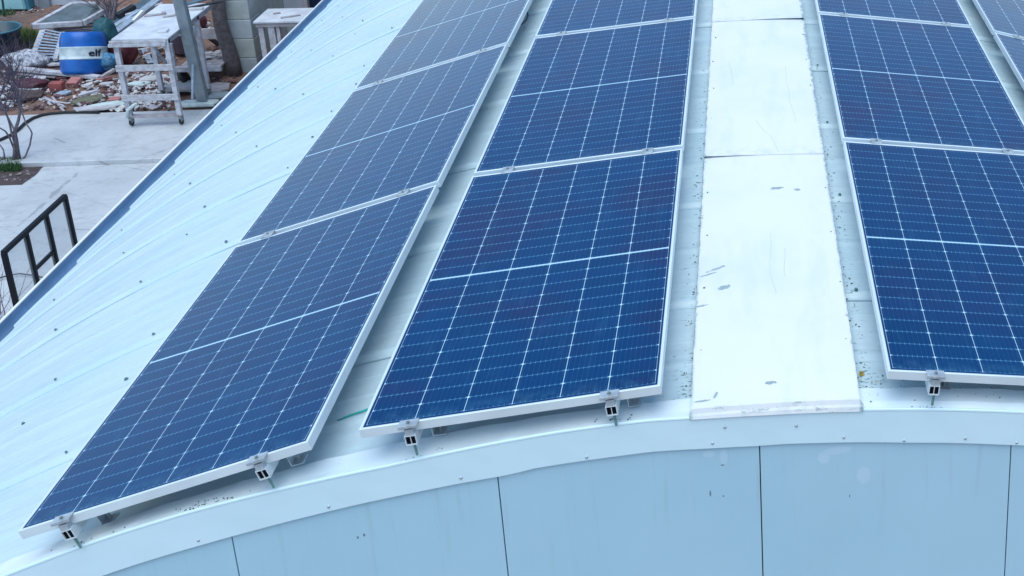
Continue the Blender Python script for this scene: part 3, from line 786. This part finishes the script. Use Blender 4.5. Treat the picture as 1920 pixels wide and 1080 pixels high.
sub(MB().box((bx1+.34, yb2+.08, -4.3), (bx1+1.15, yb2+.12, -1.9)), 'door', simple('navy_door', (.004, .02, .06), .5, .3, 4), bh)
sub(MB().box((bx1+.30, yb2-.03, -4.3), (bx1+.36, yb2+.10, -1.9)).box((bx1+1.12, yb2-.03, -4.3), (bx1+1.18, yb2+.10, -1.9)), 'door_frame', TILE, bh)
# --- second table in front of it ------------------------------------------------
H2 = -3.1
a, b, c = G(474, 41, H2), G(555, 43, H2), G(512, 16, H2)
t2 = thing('side_table', ((a.x+b.x)/2, a.y, -4), label='whitish table against the block building, half hidden by the gutter', cat='table')
sub(MB().box((a.x, a.y, H2-.03), (b.x+.25, c.y, H2)), 'tabletop', BOARD, t2, bevel=.004)
sub(MB().box((a.x+.02, a.y+.02, H2-.09), (b.x+.2, a.y+.05, H2-.035)), 'front_rail', WOOD, t2, bevel=.003)
for x_, wd in ((a.x+.04, .07), (a.x+.17, .09), (a.x+.28, .05)):
    sub(MB().box((x_, a.y+.04, -4.0), (x_+wd, a.y+.10, H2-.035)), 'leg', WOODL, t2, bevel=.004)
sub(MB().box((a.x+.04, c.y-.12, -4.0), (a.x+.10, c.y-.06, H2-.035)), 'leg', WOODL, t2, bevel=.004)
sub(MB().box((b.x+.10, a.y+.04, -4.0), (b.x+.16, a.y+.10, H2-.035)), 'leg', WOODL, t2, bevel=.004)
for (px, py_), lb, L_ in [((545, 32), 'grey stick lying on the half hidden table', .13), ((519, 26), 'small grey chip on the half hidden table', .05)]:
    o = MB().box((-L_, -.02, 0), (L_, .02, .02)).build('offcut', WOOD, bevel=.003); o.location = G(px, py_, H2)+Vector((0, 0, .001)); o.rotation_euler = (0, 0, .5); tag(o, lb, 'offcut')

# --- second trolley behind ------------------------------------------------------
a, b = G(322, 130, -3.75), G(408, 127, -3.75)
tz = thing('low_trolley', ((a.x+b.x)/2, a.y+.3, -4), label='low timber trolley with one black wheel, behind the leaning post', cat='trolley')
sub(MB().box((a.x, a.y, -3.80), (b.x+.05, a.y+.05, -3.72)), 'front_rail', WOODL, tz, bevel=.004)
sub(MB().box((a.x+.05, a.y+.06, -3.79), (b.x, a.y+.75, -3.76)), 'deck', WOOD, tz, bevel=.004)
sub(MB().box((a.x+.1, a.y+.74, -3.56), (b.x+.02, a.y+.78, -3.40)), 'back_board', WOOD, tz, bevel=.004)
for x_, y_ in ((a.x+.12, a.y+.74), (b.x-.02, a.y+.74), (a.x-.0, a.y+.02)):
    sub(MB().box((x_, y_, -3.92), (x_+.05, y_+.05, -3.38)), 'leg', WOODL, tz, bevel=.004)
sub(MB().lathe([(.0, -.02), (.06, -.02), (.105, -.022), (.115, 0), (.105, .022), (.06, .02), (.0, .02)], 20, Matrix.Translation((a.x+.12, a.y+.06, -3.885)) @ Matrix.Rotation(pi/2-.5, 4, 'Y')), 'wheel', RUBBER, tz, smooth=True)
for j in range(7):
    p = Vector((b.x-.28+random.uniform(-.14, .16), a.y+.35+random.uniform(-.2, .2), -3.757+.014*j))
    o = slab('broken_tile', p, shard(.07, 1.5), .012, TILE, 'white tile shard in the small heap on the low trolley', 'tile shard', 'tile shards heaped on the low trolley', random.uniform(0, 3))

# --- whitish board and scrap behind the post --------------------------------------
HB = H
for (px, py_), (L_, W_), rz, mt, lb in [((375, 12), (.30, .03), .7, DARK, 'dark strip lying on the work table, right of the post'), ((366, 18), (.10, .05), .1, TILE, 'pale offcut on the work table, right of the post'), ((372, 3), (.20, .05), .9, SLATE, 'grey strip at the far end of the work table')]:
    o = MB().box((-L_, -W_, 0), (L_, W_, .02)).build('offcut', mt, bevel=.002); o.location = G(px, py_, HB)+Vector((0, 0, .001)); o.rotation_euler = (0, 0, rz); tag(o, lb, 'offcut')
sub_ = thing('trestle', G(362, 60, -4), label='dark crossed trestle legs on the soil right of the leaning post', cat='trestle')
for q0, q1 in (((362, 48), (408, 82)), ((372, 84), (340, 60))):
    aa, bb = G(*q0, -3.45), G(*q1, -3.98); sub(MB().beam(aa, bb, .05, .05), 'leg', DARK, sub_)
p = G(371, 40, -3.85)
bl = MB().lathe([(.001, -.12)]+[(.135*sin(pi*t/10), -.135*cos(pi*t/10)) for t in range(1, 10)]+[(.02, .135), (.02, .15), (.001, .152)], 20).build('float_ball', MAROON, smooth=True); bl.location = p; tag(bl, 'dark maroon ball beside the leaning post', 'ball')
def rock(name, p, s, mat, label, cat, group=None, sq=(1, 1, .6)):
    bm = bmesh.new(); bmesh.ops.create_icosphere(bm, subdivisions=2, radius=1)
    sd_ = random.random()*50
    for v in bm.verts:
        k = 1+.35*mn.noise(v.co*1.3+Vector((sd_, 0, 0))); v.co = Vector((v.co.x*sq[0], v.co.y*sq[1], v.co.z*sq[2]))*s*k
    me = bpy.data.meshes.new(name); bm.to_mesh(me); bm.free(); me.materials.append(mat)
    o = bpy.data.objects.new(name, me); COL.objects.link(o); o.location = p; return tag(o, label, cat, group)
rock('stone', G(386, 45, -3.95), .075, TILE, 'white rounded stone right of the maroon ball', 'stone')
rock('stone', G(410, 24, -3.96), .04, TILE, 'small white stone on the soil left of the bare trunk', 'stone')

# --- drum -------------------------------------------------------------------------
R_ = .298
dc = G(155, 141, -3.97)
dm = thing('steel_drum', (dc.x, dc.y+.05, -3.97), (-radians(19), radians(2), radians(6)), 'blue steel drum with a white band and dark lettering, leaning back in the junk', 'drum')
dm.scale = (1, 1, .90)
MB().lathe([(.0, .0), (R_-.035, .0), (R_-.018, .012), (R_-.008, .05), (R_, .20), (R_, .232)], 40).build('lower_body', BLUE, dm, True)
MB().lathe([(R_, .232), (R_+.008, .240), (R_+.008, .250), (R_, .258), (R_+.001, .30), (R_+.001, .41), (R_+.006, .425), (R_, .436)], 40).build('white_band', BANDM, dm, True)
MB().lathe([(R_, .436), (R_-.002, .50), (R_-.010, .58), (R_-.028, .66), (R_-.040, .672), (R_-.045, .664), (R_-.05, .655), (.0, .655)], 40).build('upper_body', BLUE, dm, True)
cu = bpy.data.curves.new('t', 'FONT'); cu.body = 'elf'; cu.size = .155; cu.extrude = .0012; cu.offset = .004; cu.resolution_u = 3
to = bpy.data.objects.new('t', cu); COL.objects.link(to); bpy.context.view_layer.update()
me = bpy.data.meshes.new_from_object(to.evaluated_get(bpy.context.evaluated_depsgraph_get())); bpy.data.objects.remove(to)
bm = bmesh.new(); bm.from_mesh(me)
bmesh.ops.subdivide_edges(bm, edges=[e for e in bm.edges if e.calc_length() > .02], cuts=3)
for v in bm.verts:
    x, y, z = v.co; an = -pi/2+.52+(x*1.15)/R_; rr = R_+.0035+z
    v.co = (rr*cos(an), rr*sin(an), .285+y*.95)
bm.to_mesh(me); bm.free(); me.materials.append(NAVY)
to = bpy.data.objects.new('lettering', me); COL.objects.link(to); to.parent = dm
# sacks and bags behind the drum
def sack(name, p, s, mat, label, cat, sq):
    bm = bmesh.new(); bmesh.ops.create_icosphere(bm, subdivisions=4, radius=1)
    sd_ = random.random()*90
    for v in bm.verts:
        c = v.co; k = 1+.25*mn.noise(c*1.4+Vector((sd_, 0, 0)))+.12*mn.noise(c*4+Vector((0, sd_, 0)))+.05*mn.noise(c*9)
        v.co = Vector((c.x*sq[0]*s, c.y*sq[1]*s, max(c.z, -.75)*sq[2]*s))*k
    me = bpy.data.meshes.new(name); bm.to_mesh(me); bm.free(); me.materials.append(mat)
    for f in me.polygons: f.use_smooth = True
    o = bpy.data.objects.new(name, me); COL.objects.link(o); o.location = p; return tag(o, label, cat)
sack('sack', G(203, 118, -3.95)+Vector((0, .05, .30)), .25, GREEN, 'dark green sack squeezed between the blue drum and the work table', 'sack', (.75, .7, 1.5))
sack('plastic_bag', G(209, 128, -3.95)+Vector((0, -.10, .14)), .15, LBLUE, 'crumpled light blue plastic bag right of the drum', 'bag', (1, .7, .9))
sack('bucket_lump', G(232, 116, -3.95)+Vector((0, .0, .16)), .2, MAROON, 'maroon sack seen under the work table top', 'sack', (1, .8, 1.1))
# white and purple buckets behind the table legs
bk = thing('bucket', G(345, 96, -3.95), label='pale purple open bucket behind the right legs of the work table', cat='bucket')
pl_ = simple('pale_purple_plastic', (.22, .20, .30), .5, .3, 6)
MB().lathe([(0, 0), (.14, 0), (.19, .30), (.205, .30), (.205, .315), (.185, .315), (.13, .02), (0, .02)], 28).build('body', pl_, bk, True)
MB().tube([(.2*cos(t), -.02-.12*sin(t), .31-.10*sin(t)) for t in [pi*i/12 for i in range(13)]], .005, 6).build('handle', STEEL, bk, True)

# --- framed mesh screen and slatted crate ---------------------------------------------
MESH = simple('dusty_grey_mesh', (.13, .17, .19), .8, .35, 5, .3, col2=(.08, .11, .125))
hz = -3.62
q = [G(62, 47, hz), G(155, 41, hz), G(193, 19, hz-.0), G(182, 6, hz+.1), G(136, 6, hz+.1)]
sc = thing('framed_screen', q[0], label='pale framed grey mesh screen lying flat on the slatted rack', cat='screen')
sub(MB().add([p for p in q]+[p-Vector((0, 0, .015)) for p in q], [(0, 1, 2, 3, 4), (9, 8, 7, 6, 5)]+[(i, i+5, (i+1) % 5+5, (i+1) % 5) for i in range(5)]), 'mesh', MESH, sc)
for i in range(5):
    a_, b_ = q[i], q[(i+1) % 5]
    sub(MB().beam(a_-Vector((0, 0, .02)), b_-Vector((0, 0, .02)), .07, .075), 'frame_bar', WOODL, sc, bevel=.004)
rk = thing('slatted_rack', G(80, 100, -3.95), label='pale slatted metal rack lying tilted between the grass and the drum', cat='rack')
A0, A1, B0, B1 = G(60, 112, -3.90), G(82, 54, -3.70), G(104, 112, -3.90), G(118, 62, -3.72)
sub(MB().beam(A0, A1, .08, .05), 'side_bar', WOODL, rk, bevel=.004); sub(MB().beam(B0, B1, .06, .05), 'side_bar', WOODL, rk, bevel=.004)
for i in range(10):
    t = .04+.1*i
    sub(MB().beam(A0+(A1-A0)*t+Vector((0, 0, .02)), B0+(B1-B0)*t+Vector((0, 0, .02)), .026, .018, (0, -.5, 1)), 'slat', PALEMETAL, rk, bevel=.002)
rk2 = thing('slatted_rack', G(140, 62, -3.95), label='second slatted rack under the mesh screen, running behind the drum', cat='rack')
A0, A1, B0, B1 = G(104, 88, -3.85), G(108, 56, -3.8), G(180, 62, -3.80), G(192, 30, -3.75)
A0 = G(100, 66, -3.80); A1 = G(112, 44, -3.76); B0 = G(182, 60, -3.80); B1 = G(205, 28, -3.76)
for i in range(6):
    t = i/5; sub(MB().beam(A0+(A1-A0)*t, B0+(B1-B0)*t, .03, .02, (0, -.5, 1)), 'slat', PALEMETAL, rk2, bevel=.002)
sub(MB().beam(B0, B1, .08, .05), 'side_bar', WOODL, rk2, bevel=.004); sub(MB().beam(A0, A1, .06, .05), 'side_bar', WOODL, rk2, bevel=.004)

# --- long planks and sections heaped at the top -------------------------------------------
LONG = [((190, 66), -3.75, (262, 20), -3.50, .10, .06, PALEMETAL, 'pale metal section next to the work table, lowest in the heap'),
        ((196, 76), -3.70, (300, -4), -3.45, .13, .04, PALEMETAL, 'long pale blue section running up past the work table corner'),
        ((214, 44), -3.80, (300, -10), -3.55, .30, .03, SLATE, 'wide blue grey sheet strip in the heap left of the work table'),
        ((188, 54), -3.85, (238, 38), -3.80, .45, .02, SLATE, 'dull blue sheet lying flat behind the bare saplings'),
        ((220, 30), -3.70, (252, 12), -3.62, .10, .08, DARK, 'black tube end in the heap behind the saplings'),
        ((222, 24), -3.68, (246, 12), -3.62, .12, .03, TILE, 'short white board at the back of the heap'),
        ((236, 30), -3.62, (306, 8), -3.50, .06, .06, WOODL, 'thin pale batten crossing the heap behind the table'),
        ((250, 40), -3.55, (268, 21), -3.45, .05, .05, RIM, 'bright white pipe standing out of the heap'),
        ((176, 96), -3.9, (196, 70), -3.85, .07, .07, STONE, 'mint green pipe end lying over the drum edge')]
for p0, z0, p1, z1, w_, t_, mt, lb in LONG:
    plank('long_section', p0, z0, p1, z1, w_, t_, mt, lb, 'plank')
plank('timber_board', (28, 128), -3.86, (187, 145), -3.94, .09, .05, WOODL, 'long pale timber lying in front of the blue drum', 'plank')
plank('timber_board', (40, 136), -3.93, (110, 142), -3.96, .16, .02, WOOD, 'grey board lying flat below the long timber', 'plank')
plank('timber_board', (72, 181), -3.97, (120, 199), -3.97, .025, .02, WOODL, 'thin crooked stick crossing the soil, paler one', 'stick')
o = MB().tube([G(82, 181, -3.97), G(100, 190, -3.96), G(125, 194, -3.97), G(150, 191, -3.97)], .014, 6).build('stick', TILE, smooth=True); tag(o, 'white bent stick on the soil in front of the red bricks', 'stick')
plank('timber_board', (98, 182), -3.95, (120, 209), -3.99, .03, .02, WOOD, 'short stick reaching from the soil to the paving edge', 'stick')
plank('timber_board', (148, 180), -3.96, (183, 170), -3.95, .06, .04, WOODL, 'short pale batten lying right of the red bricks', 'plank')
plank('timber_board', (190, 145), -3.9, (215, 130), -3.85, .05, .04, WOOD, 'dull batten under the light blue bag', 'plank')
plank('timber_board', (270, 92), -3.95, (282, 118), -3.98, .08, .02, PALEMETAL, 'pale blue strip standing under the work table', 'plank')
plank('timber_board', (242, 96), -3.96, (280, 90), -3.95, .04, .02, TILE, 'white strip seen through the work table legs, upper one', 'plank')
plank('timber_board', (268, 106), -3.96, (286, 98), -3.95, .04, .02, TILE, 'white strip seen through the work table legs, lower one', 'plank')
plank('timber_board', (255, 168), -3.98, (310, 122), -3.98, .10, .02, WOODL, 'pale board lying diagonally under the work table', 'plank')

# --- bricks and bigger fragments ------------------------------------------------------
def brick(px, py_, sx, sy, sz, rz, mat, lb, rx=0):
    o = MB().box((-sx/2, -sy/2, 0), (sx/2, sy/2, sz)).build('brick', mat, bevel=.006); o.location = G(px, py_, -4.0)+Vector((0, 0, .005)); o.rotation_euler = (rx, 0, rz); return tag(o, lb, 'brick')
brick(109, 171, .165, .12, .13, .02, BRICK, 'red brick standing on the soil, nearer one of the pair')
brick(142, 160, .15, .16, .09, -.15, PINK, 'faded red brick right of the standing red brick', .25)
brick(217, 193, .15, .12, .07, .1, PINK, 'faded red brick fragment left of the work table foot')
brick(118, 150, .14, .10, .05, .3, MAROON, 'dark red fragment behind the pair of red bricks')
sack('cloth', G(58, 163, -3.97)+Vector((0, 0, .04)), .17, MAROON, 'dark maroon cloth lump on the soil', 'cloth', (1.3, .8, .5))
sack('cloth', G(50, 182, -3.97)+Vector((0, 0, .03)), .16, simple('brown_cloth', (.11, .08, .08), .9, .4, 9), 'brown sacking left of the crooked sticks', 'cloth', (1.5, .9, .45))
sack('cloth', G(48, 122, -3.95)+Vector((0, 0, .08)), .24, CLOTH, 'creased white sacking below the slatted rack', 'cloth', (1.2, .9, .55))
sack('cloth', G(96, 108, -3.93)+Vector((0, 0, .02)), .12, simple('pinkish_cloth', (.40, .25, .32), .8, .4, 9), 'pinkish rag at the foot of the slatted rack', 'cloth', (1.2, .7, .4))
for (px, py_), s, el, mt, lb in [((55, 172), .15, 1.3, STONE, 'mint coloured slab piece by the shrub'), ((74, 150), .10, 1.6, WOODL, 'pale board piece standing out of the soil'),
        ((12, 168), .13, 1.6, TILE, 'white slab piece at the left border, upper'), ((12, 182), .14, 1.3, TILE, 'white slab piece at the left border, middle'), ((16, 196), .10, 1.4, TILE, 'white slab piece at the left border, lower'),
        ((120, 178), .09, 1.7, PALEMETAL, 'crushed pale blue can below the red bricks'), ((108, 122), .16, 1.4, WOODL, 'flat pale board left of the drum foot'), ((88, 120), .18, 1.5, SLATE, 'blue grey slate by the white sacking'),
        ((202, 160), .08, 1.6, TILE, 'white tile piece left of the work table legs'), ((197, 150), .10, 1.5, PINK, 'pinkish slab piece below the blue bag'), ((285, 150), .17, 1.5, TILE, 'large white slab piece under the work table'),
        ((262, 160), .12, 1.6, STONE, 'greenish slab piece under the work table'), ((345, 165), .30, 1.2, POST, 'flat grey slab right of the work table'), ((405, 168), .20, 1.3, WOOD, 'triangular grey slab by the roof edge'), ((412, 183), .20, 1.5, POST, 'dark grey slab touching the roof edge'),
        ((200, 200), .14, 2.0, STONE, 'pale mint slab at the paving edge left of the table'), ((180, 205), .16, 2.2, TILE, 'flat whitish slab on the paving edge'), ((170, 190), .16, 1.6, simple('olive_slab', (.16, .16, .11), .9, .3, 9), 'olive brown slab in front of the table')]:
    slab('slab_piece', G(px, py_, -3.985)+Vector((0, 0, .01)), shard(s, el), .03, mt, lb, 'slab piece', None, random.uniform(-.3, .4), random.uniform(-.12, .12))
# countless small chips
mb = MB()
def chip(x, y, z, s):
    M_ = Matrix.Translation((x, y, z)) @ Euler((random.uniform(-.5, .5), random.uniform(-.5, .5), random.uniform(0, 6))).to_matrix().to_4x4()
    a_, b_, c_ = s*random.uniform(.5, 1.3), s*random.uniform(.3, .8), s*random.uniform(.10, .3)
    mb.box((-a_, -b_, -c_), (a_, b_, c_), M_)
def scatter(n, x0, x1, y0, y1, s0, s1):
    for _ in range(n):
        p = G(random.uniform(x0, x1), random.uniform(y0, y1), -3.985); chip(p.x, p.y, -3.985+random.uniform(0, .02), random.uniform(s0, s1))
scatter(230, 225, 320, 140, 205, .012, .05); scatter(130, 150, 230, 145, 208, .012, .05); scatter(170, 0, 150, 130, 205, .01, .035)
scatter(70, 320, 430, 60, 200, .01, .04); scatter(150, 180, 430, -10, 60, .012, .05); scatter(50, 30, 120, 10, 45, .012, .04); scatter(40, 230, 320, 90, 140, .012, .05)
o = mb.build('rubble', TILE); tag(o, kind='stuff', label='small pale rubble chips strewn over the soil', cat='rubble')
mb = MB()
scatter(220, 180, 440, -10, 200, .012, .055); scatter(260, 0, 320, 100, 208, .012, .055); scatter(60, 170, 330, -10, 110, .04, .10); scatter(40, 0, 120, 10, 60, .02, .06)
o = mb.build('dark_rubble', simple('dull_red_brown_bits', (.15, .07, .075), .9, .5, 3, .2, col2=(.06, .06, .07))); tag(o, kind='stuff', label='dull red brown bits of rubbish strewn over the soil', cat='rubble')
mb = MB()
for _ in range(60):
    x = bx-random.uniform(.02, 1.1); y = random.uniform(b.y if False else G(47, 345, -4.05).y+.05, SY-.05); chip(x, y, -4.03, random.uniform(.008, .02))
o = mb.build('bed_litter', simple('pale_leaf_litter', (.34, .30, .29), .9, .4, 5)); tag(o, kind='stuff', label='pale leaf litter on the planting bed', cat='litter')

# --- tub, cabinet, walls ------------------------------------------------------------
tp = G(6, 104, -3.98)
tu = thing('round_tub', tp, label='dark blue green round tub at the left border', cat='tub')
MB().lathe([(0, 0), (.22, 0), (.29, .40), (.31, .40), (.312, .425), (.285, .425), (.215, .03), (0, .03)], 32).build('body', TUB, tu, True)
MB().tube([(.305*cos(t), .305*sin(t), .425) for t in [2*pi*i/32 for i in range(33)]], .012, 6, False).build('rim', simple('teal_rim', (.05, .22, .28), .4), tu, True)
c0, c1 = G(-60, 25, -4.0), G(49, 22, -4.0)
cb_ = thing('enamel_cabinet', c1, label='pale cyan enamelled cabinet in the top left corner', cat='cabinet')
sub(MB().box((c0.x, c1.y, -3.97), (c1.x, c1.y+.55, -2.8)), 'body', MINT, cb_, bevel=.015)
sub(MB().box((c0.x+.02, c1.y-.018, -3.95), (c1.x-.015, c1.y-.002, -3.45)), 'drawer_front', MINT, cb_, bevel=.006)
sub(MB().box((c1.x+.002, c1.y+.02, -3.97), (c1.x+.05, c1.y+.5, -2.8)), 'side_panel', simple('teal_side', (.06, .25, .32), .5), cb_, bevel=.004)
plank('garden_stake', (2, -20), -3.2, (9, 36), -3.97, .03, .03, simple('green_stake_paint', (.05, .28, .20), .6), 'thin green stake in front of the cyan cabinet', 'stake')
wy = G(70, 18, -4.0).y+.1
bw = thing('boundary_wall', (-8, wy, -4), label='light grey rendered wall along the back of the yard', cat='wall')
sub(MB().box((-16, wy, -4.1), (-2.5, wy+.2, -1.9)), 'render', GWALL, bw)
pp = G(82, 17, -4.0); sub(MB().box((pp.x-.08, wy-.06, -4.05), (pp.x+.10, wy-.003, -1.9)), 'pier', POST, bw, bevel=.01)

# --- grass ---------------------------------------------------------------------------
def blades(name, px0, px1, n, hgt, mat, z, label, lean=.35, wd=.006):
    mb = MB()
    for _ in range(n):
        p = G(random.uniform(*px0), random.uniform(*px1), z); p.z = z
        an = random.uniform(0, 6.3); h_ = hgt*random.uniform(.4, 1); l_ = h_*random.uniform(0, lean); d = Vector((cos(an), sin(an), 0)); s_ = Vector((-d.y, d.x, 0))*wd
        mb.add([p-s_, p+s_, p+s_*.7+d*l_*.4+Vector((0, 0, h_*.6)), p-s_*.7+d*l_*.4+Vector((0, 0, h_*.6)), p+d*l_+Vector((0, 0, h_))], [(0, 1, 2, 3), (3, 2, 4)])
    return tag(mb.build(name, mat), label, 'grass', kind='stuff')
blades('grass', (36, 74), (76, 92), 900, .30, GRASSM, -4.0, 'tall light green grass between the tub and the slatted rack')
blades('grass', (-30, 30), (14, 34), 500, .08, GRASSD, -3.98, 'low dark grass below the cyan cabinet')
blades('bed_grass', (-60, 42), (303, 325), 2200, .10, GRASSD, -4.05, 'low green grass in the planting bed', .6, .004)

# --- shrub in the planting bed ----------------------------------------------------------
Y0 = G(30, 304, -4.04).y
def stem(mb, pix, r0_, r1_, yoff=0):
    n = len(pix); pts = []
    for i, (x, y) in enumerate(pix): pts.append(GY(x, y, Y0+yoff*(i/(n-1))))
    pts[0].z = min(pts[0].z, -4.0)
    mb.tube(pts, [r0_+(r1_-r0_)*i/(n-1) for i in range(n)], 8); return pts
sh = thing('bare_shrub', GY(30, 300, Y0), label='bare many-stemmed shrub growing in the planting bed at the left border', cat='shrub')
STEMS = [([(27, 303), (28, 280), (29, 262), (28, 245), (34, 228), (37, 213), (36, 190), (30, 160)], .032, .016, -.1),
         ([(39, 308), (35, 285), (32, 262), (29, 248), (24, 238), (16, 222), (7, 208), (-6, 180)], .020, .010, .2),
         ([(28, 262), (22, 250), (18, 232), (12, 214), (4, 196), (-4, 170)], .018, .008, -.3),
         ([(42, 300), (49, 290), (56, 272), (60, 250), (57, 243), (49, 232), (43, 216), (38, 200), (30, 172), (22, 140)], .015, .007, .3),
         ([(26, 264), (17, 256), (10, 246), (0, 240), (-12, 232)], .014, .009, -.2),
         ([(9, 303), (8, 290), (6, 280), (0, 272), (-10, 262)], .013, .009, .1),
         ([(15, 320), (10, 306), (2, 296), (-8, 290)], .016, .010, 0)]
for pix, ra, rb, yo in STEMS:
    mb = MB(); pts = stem(mb, pix, ra*.8, rb*.8, yo); sub(mb, 'stem', BARK, sh, smooth=True)
tw = MB()
for k in range(60):
    px, py_ = random.choice([(30, 165), (22, 145), (-6, 180), (36, 200), (-4, 175), (8, 205), (28, 190)])
    p = GY(px+random.uniform(-6, 6), py_+random.uniform(-6, 6), Y0+random.uniform(-.3, .3))
    twig(tw, p, Vector((random.uniform(-.9, .7), random.uniform(-.6, .6), random.uniform(.2, 1))).normalized(), random.uniform(.25, .65), .0065, 2, 5, .6)
sub(tw, 'twigs', BARKD, sh)
# dark brush behind, by the tub
hb = thing('bare_bush', G(10, 128, -4.0), label='tangled dark bare bush in front of the round tub', cat='bush')
tw = MB()
for k in range(70):
    p = G(random.uniform(-20, 45), random.uniform(108, 138), -4.0)
    twig(tw, p, Vector((random.uniform(-.8, .8), random.uniform(-.5, .5), random.uniform(.3, 1))).normalized(), random.uniform(.2, .5), .007, 2, 5, .7)
sub(tw, 'twigs', BARKD, hb)
# saplings in front of the heap
sp_ = thing('bare_saplings', G(206, 60, -4.0), label='clump of bare grey saplings behind the blue drum', cat='sapling')
mb = MB(); y_ = G(206, 62, -4.0).y
for pix in ([(206, 62), (204, 40), (200, 20), (190, -10)], [(207, 62), (208, 35), (206, 15), (204, -15)], [(209, 62), (212, 36), (216, 14), (220, -12)], [(204, 62), (196, 40), (186, 18), (180, -8)], [(210, 62), (214, 44), (210, 20), (213, -10)]):
    pts = [GY(x, y, y_+random.uniform(-.05, .05)) for x, y in pix]; mb.tube(pts, [.045, .032, .024, .016], 7)
sub(mb, 'stems', BARK, sp_, smooth=True)
tw = MB()
for k in range(22):
    p = GY(random.uniform(186, 222), random.uniform(-5, 30), y_); twig(tw, p, Vector((random.uniform(-1, 1), random.uniform(-.5, .5), random.uniform(.2, 1))).normalized(), .5, .008, 1, 5, .6)
sub(tw, 'twigs', BARK, sp_)
# twigs at the lower left of the gate
yv = G(10, 575, -4.06).y
vt = thing('twiggy_shrub', G(5, 590, -4.06), label='thin leafless twigs poking up beside the gutter at the left border', cat='shrub')
tw = MB()
for k in range(16):
    p = G(random.uniform(-30, 15), random.uniform(575, 640), -4.0); twig(tw, p, Vector((random.uniform(-.9, .6), random.uniform(-.4, .4), random.uniform(.2, .8))).normalized(), random.uniform(.3, .6), .006, 2, 5, .5)
sub(tw, 'twigs', BARK, vt)

# --- hoses ---------------------------------------------------------------------------
pts = [G(x, y, -3.978) for x, y in [(-40, 276), (0, 262), (22, 252), (36, 241), (46, 231), (62, 221), (80, 215), (96, 212.5)]]+[G(x, y, -3.978) for x, y in [(120, 210.5), (150, 210), (186, 210.5)]]
tag(MB().tube(pts, .019, 10).build('hose', RUBBER, smooth=True), 'thick black hose curving over the paving to its far edge', 'hose')
pts = [G(x, y, -4.03) for x, y in [(-30, 535), (0, 521), (14, 517), (36, 513), (60, 516), (80, 520)]]
tag(MB().tube(pts, .008, 8).build('cable', RUBBER, smooth=True), 'thin dark cable lying on the paving behind the black frame', 'cable')

# --- black steel frame with glass -------------------------------------------------------
# upright frame standing on the lower paving; its plane runs diagonally
Lb = G(28, 556, -4.06); Lb = G(46, 640, -4.06)
def up_from(p, x, y):          # height of pixel y on the vertical through ground point p
    d = ray(x, y); t = ((p.x-CX)*d.x+(p.y-CY)*d.y)/(d.x*d.x+d.y*d.y); return CAM+d*t
LT = up_from(Lb, 7, 473)
Rb = G(190, 600, -4.06)
RT = up_from(Rb, 121, 368)
# same top height for both posts
zt_ = -3.02
LT = G(7, 473, zt_); RT = G(121, 368, zt_)
gf = thing('glazed_screen', ((LT.x+RT.x)/2, (LT.y+RT.y)/2, -4.06), label='black welded steel frame with clear panes standing on the paving by the gutter', cat='glazed screen')
def gp(t, z): return Vector((LT.x+(RT.x-LT.x)*t, LT.y+(RT.y-LT.y)*t, z))
bw_ = .042
dr = (RT-LT).normalized()
for t, nm in ((0, 'post'), (.335, 'mullion'), (.665, 'mullion'), (1, 'post')):
    sub(MB().beam(gp(t, -4.055), gp(t, zt_-.0), bw_*(1 if nm == 'post' else .9), bw_, dr.cross(Vector((0, 0, 1)))), nm, BLACKM, gf, bevel=.003)
sub(MB().beam(gp(-.01, zt_), gp(1.01, zt_), bw_, bw_*.98), 'top_rail', BLACKM, gf, bevel=.003)
sub(MB().beam(gp(0, -4.0), gp(1, -4.0), bw_*.96, bw_*.94), 'bottom_rail', BLACKM, gf, bevel=.003)
sub(MB().beam(gp(.335, zt_-.40), gp(.665, zt_-.40), bw_*.8, bw_*.75), 'crossbar', BLACKM, gf, bevel=.003)
gg = N('clear_pane'); gg.b.inputs['Base Color'].default_value = (.80, .86, .88, 1); gg.b.inputs['Roughness'].default_value = .08
gg.b.inputs['Transmission Weight'].default_value = 0; gg.b.inputs['Alpha'].default_value = .22
for t0_, t1_ in ((0, .335), (.335, .665), (.665, 1)):
    sub(MB().beam(gp(t0_+.01, (zt_-4.03)/2), gp(t1_-.01, (zt_-4.03)/2), .006, (-zt_*-1+4.03)-.06), 'pane', gg.m, gf)
